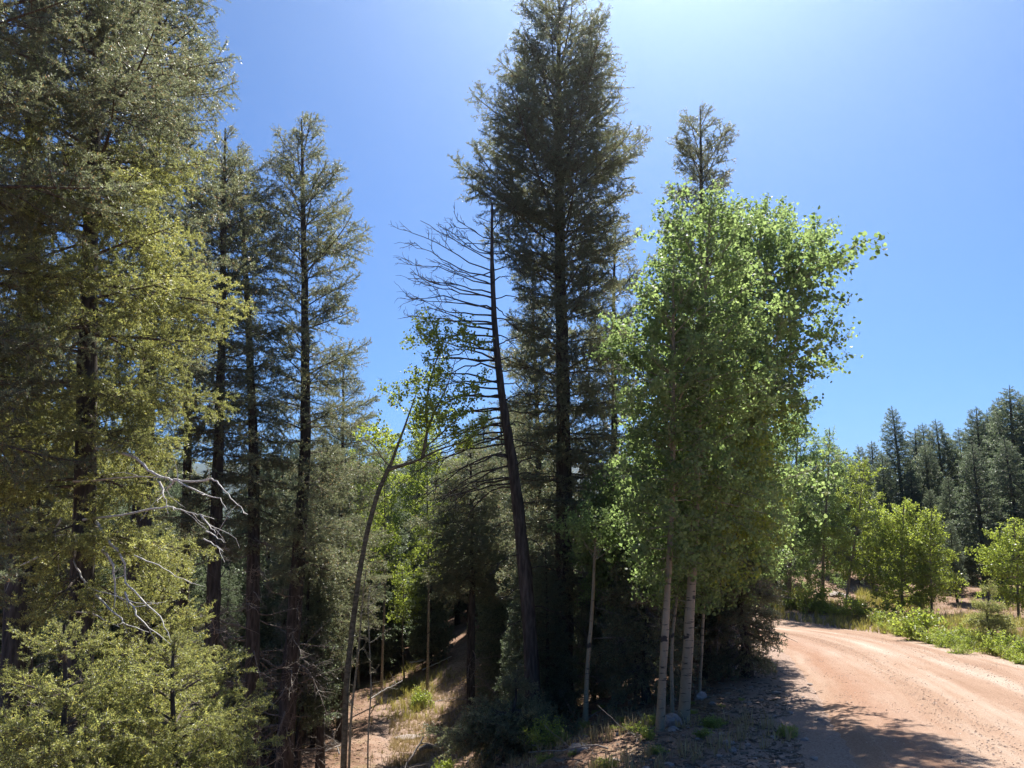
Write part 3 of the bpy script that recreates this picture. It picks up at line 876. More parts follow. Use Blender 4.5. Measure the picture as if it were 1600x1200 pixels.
# ------------------------------------------------------------------ the leaning aspen left of the snag
ag = G(534, 13.2)
aroot = thing('leaning_aspen', 'grey aspen leaning right in front of the clearing, forked high up with sparse leaves', 'aspen tree', tuple(ag))
def bent(pts, d, n):
    p = np.array([P(a, b, d + (c[0] if c else 0)) if b is not None else ag for a, b, *c in pts])
    q = np.linspace(0, len(p) - 1, n); c = np.stack([np.interp(q, np.arange(len(p)), p[:, i]) for i in range(3)], -1)
    for _ in range(2): c[1:-1] = (c[:-2] + 2 * c[1:-1] + c[2:]) / 4
    return c
M['aspen_grey'] = bark_mat('grey_aspen_bark', [(0.04, 0.036, 0.026), (0.12, 0.11, 0.075), (0.22, 0.20, 0.145)], (8, 8, 20), .3)
c = bent([(534, None), (541, 1060), (552, 970), (562, 890), (576, 820), (592, 765), (609, 728)], 13.2, 30)
link('trunk', trunk_mesh(c - ag, .052, .036, M['aspen_grey'], 10, power=1), aroot)
arms = [([(609, 730), (618, 705), (632, 668), (645, 630), (656, 600)], .03, 6), ([(607, 733), (628, 727), (645, 722), (660, 716)], .04, 0),
        ([(660, 716), (664, 695), (667, 670), (680, 640), (700, 605), (712, 560)], .034, 13), ([(659, 716), (690, 700), (730, 690), (760, 668)], .02, 9),
        ([(668, 670), (664, 640), (672, 590), (690, 540), (700, 515)], .026, 13), ([(609, 728), (596, 715), (588, 700), (575, 690)], .014, 5), ([(664, 700), (720, 650), (750, 610)], .014, 9)]
rg = np.random.default_rng(31)
for pts, r, nl in arms:
    c = bent(pts, 13.2, 12) - ag
    mb = MB(); mb.tube(c, np.linspace(r, r * .45 if nl == 0 else .005, 12), 8)
    b = link('limb', mb.mesh('limb', M['aspen_grey'], True), aroot)
    for i in range(nl):
        j = rg.integers(3, 12)
        w, f = lib_mesh('aspen', [.5, .95][int(rg.integers(2))], int(rg.integers(3)), 'aspen_twig', 'leaf_bright')
        s = rg.uniform(.6, 1.0)
        Mx = bough_matrix(c[j], rg.uniform(0, 6.3), R(rg.uniform(0, 60)), rg.uniform(-3, 3), (s, s, s))
        o = link('leafy_twig', f, b, kind='stuff'); o.matrix_basis = Mx
SAP = [(542, 13.6, [(548, 1120), (560, 1020), (563, 980), (566, 940), (572, 890)], .022, 'dark thin bare sapling beside the leaning aspen trunk'),
       (574, 12.6, [(575, 1150), (580, 1080), (577, 1000), (575, 950), (577, 920)], .014, 'thinnest bare sapling rising before the sunlit ground'),
       (914, 13, [(918, 1040), (925, 960), (928, 900), (929, 870), (932, 820)], .04, 'slim pale aspen stem right of the tallest fir')]
for px, d, pts, r, lab in SAP:
    g = G(px, d); t = thing('sapling', lab, 'sapling', tuple(g))
    p = np.array([g] + [P(a, b, d) for a, b in pts]); c = np.stack([np.interp(np.linspace(0, len(p) - 1, 18), np.arange(len(p)), p[:, i]) for i in range(3)], -1)
    link('trunk', trunk_mesh(c - g, r, r * .4, M['aspen_twig'] if r < .03 else M['aspen'], 8, power=1), t)
    for i in range(14):
        j = rg.integers(5, 18)
        if r < .03:
            add_limb(t, 'dead', rg.uniform(.2, .5), c[j] - g, rg.uniform(0, 6.3), R(rg.uniform(0, 50)), rg, 'aspen_twig', None, 'twig')
        else:
            add_limb(t, 'aspen', rg.uniform(.4, .9), c[-1 - int(rg.integers(0, 5))] - g, rg.uniform(0, 6.3), R(rg.uniform(-10, 50)), rg, 'aspen_twig', 'leaf')

# ------------------------------------------------------------------ the aspens beside the road
AS = dict(bark='aspen')
hero('aspen', 'aspen_tree', 'slimmer pale aspen trunk on the left of the front pair, leafy crown above', 'aspen tree', 1030, 10.6, (1052, 415),
     [(415, 10, 10), (450, 54, 44), (500, 86, 60), (560, 104, 70), (640, 108, 70), (720, 108, 80), (790, 104, 80), (850, 84, 60), (900, 40, 40)], 0.056, 84, fol='leaf', seed=41, pitch=(-8, 52), mid=[(1044, 900, 0), (1051, 800, 0), (1052, 600, 0)], **AS)
hero('aspen', 'aspen_tree', 'thickest pale aspen trunk on the right of the front pair, beside the red stone', 'aspen tree', 1067, 11.2, (1112, 300),
     [(300, 10, 10), (340, 70, 50), (400, 100, 80), (470, 110, 100), (560, 100, 110), (660, 100, 120), (760, 100, 120), (850, 70, 100), (900, 40, 60)], 0.08, 100, fol='leaf', seed=42, pitch=(-8, 52), mid=[(1079, 940, 0), (1086, 820, 0), (1092, 600, 0)], **AS)
hero('aspen', 'aspen_tree', 'aspen set back behind the front pair, its crown spreading right over the road edge', 'aspen tree', 1118, 15.5, (1210, 330),
     [(330, 14, 20), (370, 60, 64), (420, 70, 108), (470, 80, 124), (520, 90, 92), (570, 100, 112), (640, 100, 134), (720, 110, 136), (800, 110, 140), (870, 100, 120), (930, 60, 60)], 0.07, 140, fol='leaf', seed=43, pitch=(-10, 50), mid=[(1122, 900, -.5), (1140, 760, -1.5), (1180, 560, -2.5)], **AS)
hero('aspen', 'aspen_tree', 'leafy aspen at the right rear of the clump, its low leaves beside the road', 'aspen tree', 1165, 19, (1180, 640),
     [(640, 20, 16), (700, 60, 36), (760, 70, 40), (830, 70, 40), (890, 60, 36), (940, 40, 20)], .08, 80, fol='leaf', seed=44, pitch=(-10, 45), **AS)
hero('aspen', 'aspen_tree', 'young bright aspen in front of the clump, its crown at mid height', 'aspen tree', 1092, 13.2, (1172, 510),
     [(510, 14, 14), (550, 60, 60), (620, 80, 76), (700, 90, 90), (780, 90, 100), (850, 80, 100), (900, 50, 60)], 0.026, 66, fol='leaf_bright', seed=45, pitch=(-8, 48), mid=[(1104, 860, -.3), (1135, 720, -.8)], **AS)
hero('aspen', 'aspen_tree', 'low shaded aspen between the tallest fir and the pale trunks', 'aspen tree', 960, 14.5, (958, 740),
     [(740, 20, 20), (790, 60, 60), (850, 80, 80), (910, 70, 80), (950, 30, 30)], .05, 80, fol='leaf', seed=46, pitch=(-10, 40), **AS)
hero('aspen', 'aspen_tree', 'aspen at the far end of the clump with leaves against the conifers', 'aspen tree', 1320, 32, (1352, 715),
     [(715, 10, 10), (750, 34, 34), (800, 46, 36), (860, 60, 30), (900, 40, 20)], .06, 55, fol='leaf_bright', seed=47, pitch=(-6, 45), **AS)
hero('aspen', 'aspen_tree', 'low aspen shoot with dark leaves hanging between the two pale front trunks', 'aspen tree', 1050, 12.4, (1062, 800),
     [(800, 20, 20), (850, 60, 60), (900, 70, 80), (950, 40, 50)], .03, 44, fol='leaf', seed=7, tier=.53, pitch=(-15, 25), **AS)
# aspens beyond the bend, then the bright ones across the road
hero('aspen', 'aspen_tree', 'tallest aspen beyond the road bend, dark leaved, at the edge of the near clump', 'aspen tree', 1232, 35, (1250, 600),
     [(600, 10, 10), (650, 36, 36), (720, 50, 50), (800, 56, 56), (880, 50, 50), (930, 30, 30)], .09, 90, fol='leaf', seed=7, tier=.51, pitch=(-6, 45), **AS)
hero('aspen', 'aspen_tree', 'aspen beyond the road bend, second from the near clump', 'aspen tree', 1285, 34, (1296, 668),
     [(668, 10, 10), (710, 34, 34), (780, 50, 50), (860, 50, 46), (920, 30, 30)], .08, 80, fol='leaf', seed=7, tier=.52, pitch=(-6, 45), **AS)
hero('aspen', 'young_aspen', 'bright green young aspen across the road, the widest of the group', 'young aspen', 1408, 30, (1412, 782),
     [(782, 8, 8), (810, 34, 30), (850, 54, 44), (890, 66, 54), (925, 62, 56), (950, 40, 40)], .05, 80, fol='leaf_bright', seed=48, pitch=(0, 50), **AS)
hero('aspen', 'young_aspen', 'bright young aspen on the right of the wide one across the road', 'young aspen', 1455, 29, (1455, 796),
     [(796, 8, 8), (830, 24, 26), (870, 30, 36), (905, 34, 46), (935, 26, 28)], .045, 60, fol='leaf_bright', seed=49, pitch=(0, 50), **AS)
hero('aspen', 'young_aspen', 'young aspen cut by the right edge of the picture', 'young aspen', 1592, 26, (1585, 812),
     [(812, 10, 8), (840, 44, 30), (880, 56, 40), (920, 46, 40), (950, 22, 22)], .045, 60, fol='leaf_bright', seed=50, pitch=(0, 50), **AS)
hero('aspen', 'young_aspen', 'pale green aspen behind the leaning aspen, seen in the gap of sky', 'young aspen', 596, 30, (603, 672),
     [(672, 8, 8), (710, 26, 28), (760, 36, 36), (830, 44, 40), (900, 30, 30)], .05, 60, fol='leaf_bright', seed=51, pitch=(0, 50), **AS)
hero('aspen', 'young_aspen', 'small lit aspen at the back of the clearing', 'young aspen', 632, 34, (628, 880),
     [(880, 8, 8), (910, 22, 26), (945, 28, 28), (975, 16, 16)], .035, 36, fol='leaf_bright', seed=52, pitch=(0, 50), **AS)
hero('aspen', 'young_aspen', 'green aspen between the leaning aspen and the dark trunk by the clearing', 'young aspen', 668, 31, (668, 640),
     [(640, 8, 8), (700, 40, 50), (760, 50, 54), (840, 40, 40), (900, 20, 20)], .05, 60, fol='leaf_bright', seed=53, pitch=(0, 50), **AS)

# ------------------------------------------------------------------ forest behind: whole crowns shared by many trees
def whole_fir(seed, H=10.0, rad=1.6, nb=135, bare=.06):
    rg = np.random.default_rng(seed)
    base = [fir_bough(1.2, rg, step=.05, k=4, ln=.085, w=.038, n2f=11, n3=.12) for _ in range(3)]
    wood, fol = MB(), MB(); az = 0
    for i in range(nb):
        u = (i + rg.random()) / nb; z = H * (bare + (1 - bare) * u * .985)
        r = rad * (1 - u) ** .58 * rg.uniform(.7, 1.15) * (1 if u > .15 else .6 + u * 2.6) + .12
        az += 2.4 + rg.uniform(-.3, .3); pt = R(-16 + 56 * u ** 1.3 + rg.uniform(-8, 8))
        s = r / 1.2 / max(.5, math.cos(pt)); w, f = base[int(rg.integers(3))]
        Mx = bough_matrix((0, 0, max(.3, z - s * 1.2 * math.sin(pt) * .7)), az, pt, rg.uniform(-.4, .4), (s, s, s))
        wood.merge(w, Mx); fol.merge(f, Mx)
    for i in range(26):
        z = H * rg.uniform(.03, bare + .25); L = rg.uniform(.5, 1.2)
        c = curve((0, 0, z), (math.cos(i * 2.4), math.sin(i * 2.4), rg.uniform(-.3, .1)), L, 5, rg, np.array([0, 0, -.4]), .4)
        wood.tube(c, np.linspace(.018, .004, 5), 3)
    t = np.linspace(0, 1, 12)
    tr = MB(); tr.tube(np.stack([.05 * np.sin(t * 4 + seed), .05 * np.sin(t * 3), H * t], -1), .14 * (1 - t) ** .85 + .012, 8)
    return tr.mesh('trunk', M['bark'], True), wood.mesh('branches', M['limb'], True), fol.mesh('crown', M['needle_far'])
WF = [whole_fir(101), whole_fir(102, rad=1.4, bare=.12), whole_fir(103, rad=1.85, bare=.05), whole_fir(104, rad=1.55, bare=.22, nb=115)]
def forest_fir(x, y, h, v, label, group=None, wide=1.0, lean=0.0):
    z = Tz(x, y) - .08
    t = thing('young_fir' if h < 5.1 else 'fir_tree', label, 'fir tree', (x, y, z), random.uniform(0, 6.3), group)
    t.scale = (h / 10 * wide, h / 10 * wide, h / 10)
    t.rotation_euler[0] = random.uniform(-.025, .025) + lean; t.rotation_euler[1] = random.uniform(-.025, .025)
    a, b, c = WF[v % 4]
    link('trunk', a, t); link('branches', b, t); link('crown', c, t, kind='stuff')
    return t
def fir_px(px, py, d, v, label, group=None, wide=1.0):
    g = G(px, d); tp = P(px, py, d)
    forest_fir(tp[0], d, tp[2] - g[2], v, label, group, wide)
fir_px(1397, 634, 46, 1, 'spire topped conifer standing above its neighbours right of the aspens', wide=1.15)
fir_px(1514, 690, 34, 0, 'lighter conifer in front of the dark hillside trees, across the road', wide=1.35)
fir_px(1572, 603, 42, 2, 'tallest dark conifer at the right edge of the hillside', wide=1.35)
fir_px(1573, 682, 35, 3, 'pale green conifer by the right edge below the tallest hillside tree', wide=1.3)
fir_px(1461, 655, 48, 2, 'dark conifer in the middle of the hillside row, with a rounded tip', wide=1.2)
fir_px(1516, 636, 47, 0, 'second tallest dark conifer left of the one at the right edge', wide=1.35)
gR = 'conifers on the hillside across the road'
for i, (px, py, d) in enumerate([(1345, 694, 50), (1362, 690, 55), (1378, 700, 44), (1422, 668, 50), (1437, 660, 54), (1446, 690, 46), (1482, 680, 52), (1493, 668, 56), (1538, 640, 50), (1555, 622, 47),
                                 (1595, 612, 44), (1615, 640, 42), (1640, 600, 44), (1670, 620, 40), (1700, 590, 42), (1480, 740, 40), (1545, 730, 39), (1600, 730, 36), (1640, 700, 34), (1420, 730, 44), (1330, 720, 48), (1310, 715, 52), (1740, 560, 38), (1800, 560, 42), (1450, 760, 42), (1375, 745, 46)]):
    fir_px(px, py, d, i, 'dark conifer in the dense row on the hillside across the road', gR, wide=random.uniform(1.0, 1.5))
rg = np.random.default_rng(9)
gB = 'dark firs filling the back of the hollow'
pts = []
def put(n, x0, x1, y0, y1, sep, h0, h1, lab, grp, keep=lambda x, y: True):
    c = 0; tries = 0
    while c < n and tries < 6000:
        tries += 1
        y = rg.uniform(y0, y1); x = rg.uniform(x0, x1) * y
        if not keep(x, y) or any((x - a) ** 2 + (y - b) ** 2 < sep * sep for a, b in pts): continue
        if float(np.abs(road_s(np.array([x]), np.array([y])))[0]) < 3.6: continue
        pts.append((x, y)); c += 1
        forest_fir(x, y, rg.uniform(h0, h1), int(rg.integers(4)), lab, grp, rg.uniform(.85, 1.25))
inclear = lambda x, y: not (-.235 < x / y < -.045 and y < 34)
put(44, -.75, .06, 24, 40, 1.5, 6.0, 10.5, 'dark fir standing in the back of the hollow behind the near trees', gB, inclear)
put(26, -.31, .06, 38, 56, 1.7, 10.0, 12.5, 'dark fir standing in the back of the hollow behind the near trees', gB)
put(54, -.85, .28, 35, 66, 1.7, 8.0, 11.5, 'dark fir standing in the back of the hollow behind the near trees', gB, lambda x, y: not (-.42 < x / y < -.33))
put(12, -.42, -.32, 40, 62, 1.6, 4.0, 6.0, 'dark fir standing in the back of the hollow behind the near trees', gB)
put(28, .12, .46, 37, 62, 1.7, 5.2, 7.4, 'conifer in the shade beyond the bend of the road', 'firs beyond the bend of the road')
put(20, .60, .95, 46, 68, 2.4, 8, 11.5, 'dark conifer in the dense row on the hillside across the road', gR)
put(38, -.78, -.24, 18.5, 27, 1.2, 4.5, 7.5, 'fir in the shade between the near trunks at the left', 'shaded firs between the near left trunks', lambda x, y: True)

put(20, .0, .27, 14.5, 23, 1.15, 2.4, 4.6, 'low dark fir in the shade behind the aspens and the tallest fir', 'low firs in the shade behind the aspens')
put(26, .06, .34, 18, 33, 1.25, 2.2, 4.6, 'low dark fir crowding the inner side of the road bend', 'low firs on the inner side of the road bend')
put(20, .43, .85, 31, 43, 1.5, 2.4, 5.0, 'low conifer on the slope behind the young aspens across the road', 'low conifers behind the young aspens')
hero('aspen', 'young_aspen', 'small lit aspen glimpsed between the dark trunks at the left', 'young aspen', 430, 29, (428, 880),
     [(880, 8, 8), (910, 26, 26), (950, 30, 30), (980, 14, 14)], .035, 40, fol='leaf_bright', seed=54, pitch=(0, 50), **AS)
hero('aspen', 'young_aspen', 'lit aspen behind the shaggy pale fir left of the leaning aspen', 'young aspen', 560, 33, (562, 690),
     [(690, 8, 8), (730, 28, 28), (790, 36, 34), (860, 30, 30)], .05, 60, fol='leaf_bright', seed=55, pitch=(0, 50), **AS)
# small conifer sapling and shrubs across the road
hero('fir', 'young_fir', 'small bright conifer sapling on the bank across the road', 'young fir', 1548, 20.5, (1545, 918),
     [(918, 4, 4), (935, 12, 12), (955, 20, 22), (975, 26, 28), (990, 24, 26)], .03, 46, fol='needle_lit', seed=61, pitch=(0, 45))
def shrub_mesh(seed, leaf=.05, n=16, H=1.0):
    rg = np.random.default_rng(seed); wood, fol = MB(), MB()
    for i in range(n):
        w, f = LIB['aspen'][.95][i % 4] if i % 3 else LIB['aspen'][.5][i % 3]
        s = rg.uniform(.7, 1.1) * H
        Mx = bough_matrix((rg.normal() * .1, rg.normal() * .1, 0), rg.uniform(0, 6.3), R(rg.uniform(22, 85)), rg.uniform(-3, 3), (s, s, s))
        wood.merge(w, Mx); fol.merge(f, Mx)
    return wood.mesh('stems', M['aspen_twig'], True), fol.mesh('leaves', M['leaf_bright'])
SH = [shrub_mesh(1), shrub_mesh(2, n=12), shrub_mesh(3, n=20)]
def shrub(px, d, s, v, label, group=None, sz=1.0, fol=None):
    g = G(px, d); t = thing('shrub', label, 'shrub', (g[0], g[1], g[2] - .03), random.uniform(0, 6), group)
    t.scale = (s, s, s * sz)
    link('stems', SH[v][0], t); o = link('leaves', SH[v][1], t, kind='stuff')
    return t
shrub(1262, 32.6, 1.4, 0, 'tallest leafy shrub on the verge at the far left of the road bend')
shrub(1345, 29.5, 1.15, 1, 'rounded light green shrub on the verge left of the young aspens')
shrub(1432, 23.2, 1.15, 2, 'broad light green shrub at the road edge in front of the young aspens')
shrub(1490, 21.5, .8, 1, 'loose upright shrub on the bank between the broad shrub and the conifer sapling')
shrub(1560, 19.2, .7, 0, 'leafy shrub growing at the foot of the small conifer sapling')
gs = 'low verge shrubs'
for i, (px, d, s) in enumerate([(1225, 34, .6), (1240, 34, .7), (1285, 32.5, .6), (1305, 31.5, .6), (1322, 31, .6), (1375, 28, .55), (1392, 26.5, .5), (1405, 25, .5), (1458, 22, .55), (1475, 21, .5), (1512, 20.5, .5), (1527, 21, .45), (1580, 18, .45), (1595, 17, .4), (1610, 18, .5), (1500, 19.2, .35), (1340, 32, .7), (1210, 36, .7)]):
    shrub(px, d, s * 1.35, i % 3, 'low light green shrub in the verge along the outer road edge', gs, .8)
shrub(470, 12.4, .5, 0, 'small bright leafy plant at the bottom edge under the left trunks')
shrub(762, 14.5, .42, 1, 'small lit leafy plant in front of the shade right of the clearing')
shrub(612, 16, .55, 1, 'thin leafy shrub on the sunlit clearing floor')
shrub(655, 29, .8, 2, 'yellow green shrub patch at the back of the clearing')
shrub(1012, 10.2, .3, 1, 'tiny leafy plant beside the left pale aspen trunk')
shrub(855, 11.6, .5, 0, 'shaded leafy plant at the bottom edge below the tallest fir')
shrub(700, 13, .45, 2, 'leafy plant at the shaded lower right edge of the clearing')

gw = 'small weeds in the shaded verge'
rg = np.random.default_rng(88)
for i in range(26):
    px = rg.uniform(820, 1270); d = rg.uniform(8.6, 14.5); g = G(px, d)
    if float(road_s(np.array([g[0]]), np.array([d]))[0]) < 2.9: continue
    shrub(px, d, rg.uniform(.10, .26), i % 3, 'small leafy weed on the shaded ground between the firs and the road', gw, .8)
# ------------------------------------------------------------------ ground cover, stones, fallen wood
def rock_mesh(seed, n=3, flat=.7):
    import bmesh
    rg = np.random.default_rng(seed)
    bm = bmesh.new(); bmesh.ops.create_icosphere(bm, subdivisions=n, radius=1)
    cuts = nrm(rg.normal(size=(9, 3))); off = rg.uniform(.55, .9, 9)
    for v in bm.verts:
        p = np.array(v.co)
        for c, o in zip(cuts, off):
            e = p @ c - o
            if e > 0: p = p - c * e
        p = p * (1 + .05 * rg.normal()); p[2] *= flat; v.co = p
    me = bpy.data.meshes.new('stone'); bm.to_mesh(me); bm.free(); me.materials.append(M['stone']); TRIS[0] += len(me.polygons)
    return me
RK = [rock_mesh(i) for i in range(5)]
def rock(px, d, s, v, label, group=None, name='stone', up=.1):
    g = G(px, d); return thing(name, label, 'stone', (g[0], g[1], g[2] + s * up), random.uniform(0, 6), group, RK[v]), s
for px, d, s, v, lab, sc in [(1048, 11.05, .17, 0, 'largest stone, pale topped, between the two front aspen trunks', (1, .9, 1.25)),
                             (1054, 10.5, .09, 1, 'small stone in front of the largest one at the aspen foot', (1, 1, .8)),
                             (1092, 13.2, .15, 2, 'sunlit reddish stone behind the thick aspen trunk', (1, .8, .9)),
                             (1139, 9.3, .07, 3, 'whitish stone on the shaded ground at the bottom, right of the aspens', (1, 1, .9)),
                             (1212, 13.2, .06, 4, 'pale stone on the road shoulder near the low fir', (1, 1, .7)),
                             (905, 10.6, .16, 1, 'grey stone at the bottom edge below the tallest fir', (1.4, 1, .6)),
                             (1010, 16, .2, 3, 'grey stone half buried in shade behind the left aspen trunk', (1, 1, .7)),
                             (1310, 37, .45, 2, 'dark boulder on the slope beyond the bend', (1.3, 1, .6)),
                             (640, 24.5, .28, 4, 'flat pale stone in the middle of the clearing', (1.6, 1, .35))]:
    o, s = rock(px, d, s, v, lab); o.scale = (s * sc[0], s * sc[1], s * sc[2])
gst = 'small stones scattered beside the road'
rg = np.random.default_rng(14)
for i in range(46):
    px = rg.uniform(960, 1290); d = rg.uniform(8.3, 16)
    g = G(px, d)
    if abs(float(road_s(np.array([g[0]]), np.array([d]))[0])) < 2.2: continue
    o, s = rock(px, d, rg.uniform(.02, .06), i % 5, 'small stone on the ground beside the road shoulder', gst); o.scale = (s, s, s * .8)

def place_tri(pt, size, rg, flat=.6):
    n = len(pt)
    base = np.array([(1, 0, 0), (-.5, .87, 0), (-.5, -.87, 0), (0, 0, .9)])
    rot = rg.uniform(0, 6.3, n); c, s = np.cos(rot), np.sin(rot)
    v = base[None] * size[:, None, None] * rg.uniform(.6, 1.3, (n, 4, 1)); v[:, :, 2] *= flat
    x = v[:, :, 0] * c[:, None] - v[:, :, 1] * s[:, None]; y = v[:, :, 0] * s[:, None] + v[:, :, 1] * c[:, None]
    v = np.stack([x, y, v[:, :, 2]], -1) + pt[:, None, :]
    f = np.array([(0, 1, 3), (1, 2, 3), (2, 0, 3)])
    return v.reshape(-1, 3), (np.arange(n)[:, None, None] * 4 + f[None]).reshape(-1, 3)
def scatter(n, px0, px1, d0, d1, cond):
    d = d0 * (d1 / d0) ** rg.random(n); a = rg.uniform(px0, px1, n)
    x = (a - CX) / FPX * d * 1.0; s = road_s(x, d); k = cond(x, d, s)
    x, d = x[k], d[k]
    return np.stack([x, d, T(x, d)], -1)
mb = MB()
p = scatter(9000, 700, 1700, 7, 24, lambda x, y, s: (np.abs(s) > 1.9) & (np.abs(s) < 4.8) & (rg.random(len(x)) < np.exp(-(np.abs(s) - 2.3) ** 2 / 1.2)))
mb.add(*place_tri(p - [0, 0, .002], rg.uniform(.006, .022, len(p)), rg))
# loose gravel on the road itself
d = 6.5 * (26 / 6.5) ** rg.random(14000); u = rg.uniform(-2.2, 2.2, 14000)
i = np.array([np.argmin(np.abs(CLf[:, 1] - q)) for q in d])
x = CLf[i, 0] + nor[i, 0] * u; y = CLf[i, 1] + nor[i, 1] * u
z = -0.065 * np.clip(y, -30, 29) + .03 * (1 - (np.abs(u) / us[-1]) ** 2) + .012
mb.add(*place_tri(np.stack([x, y, z - .004], -1), rg.uniform(.004, .016, 14000) * (1 + .6 * (rg.random(14000) > .95)), rg))
link('gravel', mb.mesh('gravel', M['gravel']), kind='stuff')
mb = MB()
p = scatter(34000, 380, 1350, 8, 40, lambda x, y, s: (s > 2.9) & (fbm(x * .8, y * .8, 3) > -.4))
n = len(p); k = n // 2
mb.add(*place_tri(p[:k], rg.uniform(.01, .035, k), rg, .5))
q = p[k:]; a = rg.uniform(0, 6.3, len(q)); L = rg.uniform(.03, .12, len(q))
dv = np.stack([np.cos(a), np.sin(a), rg.normal(size=len(q)) * .12], -1); s = np.stack([-np.sin(a), np.cos(a), np.zeros(len(q))], -1)
w = rg.uniform(.003, .008, len(q))[:, None]; up = np.array([0, 0, 1.0])
v = np.stack([q - s * w, q + s * w, q + up * w * 2.5, q + dv * L[:, None] - s * w, q + dv * L[:, None] + s * w, q + dv * L[:, None] + up * w * 2], 1).reshape(-1, 3)
f = np.array([(0, 2, 5, 3), (2, 1, 4, 5)])
mb.add(v, (np.arange(len(q))[:, None, None] * 6 + f[None]).reshape(-1, 4))
link('forest_litter', mb.mesh('forest_litter', M['litter']), kind='stuff')

def blades(pt, h, rg, k=7, spread=.05):
    pt = np.repeat(pt, k, 0); h = np.repeat(h, k) * rg.uniform(.5, 1.2, len(pt)); n = len(pt)
    a = rg.uniform(0, 6.3, n); o = np.stack([np.cos(a), np.sin(a), np.zeros(n)], -1); s = np.stack([-np.sin(a), np.cos(a), np.zeros(n)], -1)
    b = pt + o * rg.uniform(0, spread, n)[:, None]; w = (.0035 + .010 * h)[:, None]
    m = b + o * h[:, None] * .15 + np.array([0, 0, 1]) * h[:, None] * .6
    t = b + o * h[:, None] * rg.uniform(.2, .7, n)[:, None] + np.array([0, 0, 1]) * h[:, None]
    v = np.stack([b - s * w, b + s * w, m + s * w * .8, m - s * w * .8, t], 1).reshape(-1, 3)
    i = np.arange(n)[:, None] * 5
    return v, i + np.array([[0, 1, 2, 3]]), i + np.array([[3, 2, 4]])
def grass(name, p, h, mat_):
    mb = MB(); v, q, t = blades(p, h, rg); mb.add(v, q); mb.f[3].append(t); link(name, mb.mesh(name, mat_), kind='stuff')
p = np.concatenate([scatter(26000, 1190, 1750, 11, 42, lambda x, y, s: (s < -2.35) & (s > -9) & (fbm(x * .5 + 3, y * .5, 3) + .9 * np.exp((s + 2.4) / 1.3) > .12)),
                    scatter(3500, 560, 720, 26, 40, lambda x, y, s: (rg.random(len(x)) < np.exp(-((x / y + .125) / .03) ** 2 - ((y - 32) / 4) ** 2)) & (fbm(x * .5, y * .5, 3) > -.05))])
grass('grass', p, rg.uniform(.08, .30, len(p)) * (1 + .4 * (p[:, 1] > 24)), M['grass'])
p = np.concatenate([scatter(5000, 420, 1320, 8.5, 36, lambda x, y, s: (s > 2.9) & (fbm(x * .7 + 9, y * .7, 3) > .12)),
                    scatter(3500, 620, 790, 20, 32, lambda x, y, s: (s > 4) & (fbm(x * .6, y * .6, 3) > -.1)),
                    scatter(3500, 1330, 1700, 13, 40, lambda x, y, s: (s < -2.6) & (s > -14))])
grass('dry_grass', p, rg.uniform(.05, .20, len(p)), M['dry'])

# fallen wood: each log and stick its own thing
def fallen(name, label, cat, a, b, r, material, da=0, group=None, twigs=3, lift=.03, n=12):
    pa, pb = G(*a), G(*b); t = np.linspace(0, 1, n)[:, None]
    c = pa + (pb - pa) * t; g = T(c[:, 0], c[:, 1])
    c[:, 2] = np.maximum(c[:, 2], g) + r * .7 + lift + da * t[:, 0]
    c[1:-1] += rg.normal(size=(n - 2, 3)) * r * .35
    o = c[0].copy(); mb = MB(); mb.tube(c - o, np.linspace(r, r * .4, n), 8)
    root = thing(name, label, cat, tuple(o), 0, group, mb.mesh(name, material, True))
    for i in range(twigs):
        j = int(rg.integers(2, n - 1)); dv = nrm(pb - pa) * .5 + nrm(rg.normal(size=3)) + np.array([0, 0, .6])
        c2 = curve(c[j] - o, dv, rg.uniform(.15, .6), 6, rg, np.zeros(3), .4)
        m2 = MB(); m2.tube(c2, np.linspace(r * .35, .003, 6), 5); link('twig', m2.mesh('twig', material, True), root)
    return root
fallen('log', 'long fallen log lying in the shade on the right of the clearing', 'log', (690, 23), (812, 25.5), .09, M['dead'])
fallen('log', 'weathered log in front of the long one at the clearing edge', 'log', (655, 22), (760, 22.6), .07, M['dead'])
fallen('log', 'thin log pointing at the dark trunk by the clearing', 'log', (700, 21), (780, 24), .05, M['dead'])
fallen('fallen_branch', 'bleached branch propped across the back of the clearing, sloping down right', 'branch', (640, 34), (676, 34.6), .03, M['pale'], -.35, lift=.6, twigs=4)
fallen('fallen_branch', 'bleached branch lying level at the back of the clearing', 'branch', (660, 34), (706, 34.1), .03, M['pale'], lift=.12, twigs=3)
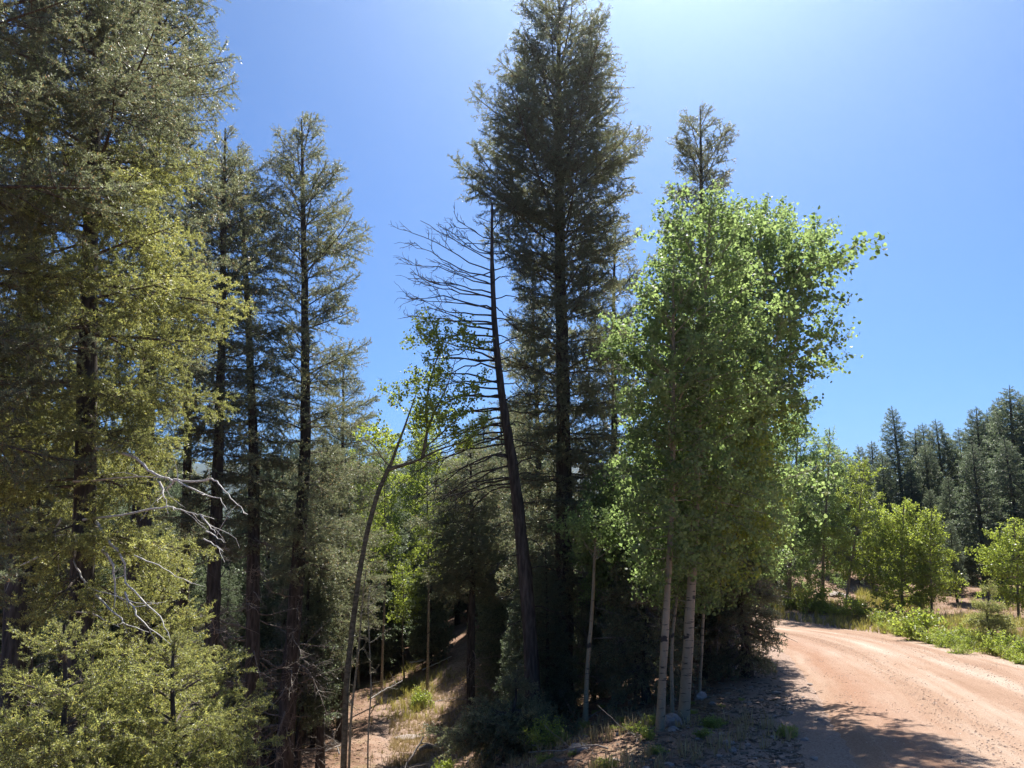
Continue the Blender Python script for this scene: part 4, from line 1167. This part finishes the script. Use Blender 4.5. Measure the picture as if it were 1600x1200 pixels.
fallen('fallen_branch', 'bleached branch at the foot of the shaggy fir, tips raised', 'branch', (575, 29), (628, 30), .03, M['pale'], .5, lift=.3, twigs=6)
fallen('fallen_branch', 'crooked bare branch rising from the bottom edge of the clearing', 'branch', (596, 14.2), (660, 15.2), .035, M['dead'], .85, twigs=6, lift=.05)
fallen('fallen_branch', 'thin branch leaning left of the crooked one on the clearing floor', 'branch', (592, 14.6), (545, 16.5), .02, M['dead'], .6, twigs=6, lift=.05)
fallen('log', 'log lying on the slope across the road beneath the young aspens', 'log', (1460, 36), (1500, 37), .09, M['dead'], lift=.1)
for i in range(46):
    px = rg.uniform(430, 1260); d = rg.uniform(9.5, 24) if px > 850 else rg.uniform(13, 34)
    g = G(px, d)
    if float(road_s(np.array([g[0]]), np.array([d]))[0]) < 3.9: continue
    dx = rg.uniform(-1.2, 1.2) / d * FPX; fallen('stick', 'dead stick lying on the forest floor', 'stick', (px, d), (px + dx, d + rg.uniform(-.8, .8)), rg.uniform(.008, .025), M['dead'] if i % 4 or d < 14 else M['pale'], rg.uniform(0, .25), 'sticks on the forest floor', twigs=2, n=8)

# ------------------------------------------------------------------ the air
def haze_box():
    x0, x1, y0, y1, z0, z1 = -4600, 4600, -600, 4700, -120, 400
    v = [(x, y, z) for x in (x0, x1) for y in (y0, y1) for z in (z0, z1)]
    me = bpy.data.meshes.new('haze'); me.from_pydata(v, [], [(0, 1, 3, 2), (4, 6, 7, 5), (0, 4, 5, 1), (2, 3, 7, 6), (0, 2, 6, 4), (1, 5, 7, 3)])
    m, nt, out = mat('haze')
    vol = nt.nodes.new('ShaderNodeVolumePrincipled')
    vol.inputs['Color'].default_value = (0.70, 0.83, 1.0, 1)
    vol.inputs['Density'].default_value = HAZE
    vol.inputs['Anisotropy'].default_value = 0.8
    nt.links.new(vol.outputs[0], out.inputs['Volume'])
    me.materials.append(m)
    link('haze', me, kind='stuff')
HAZE = 0.00018
haze_box()
print("TRIS", TRIS[0], 'OBJECTS', len(bpy.data.objects))
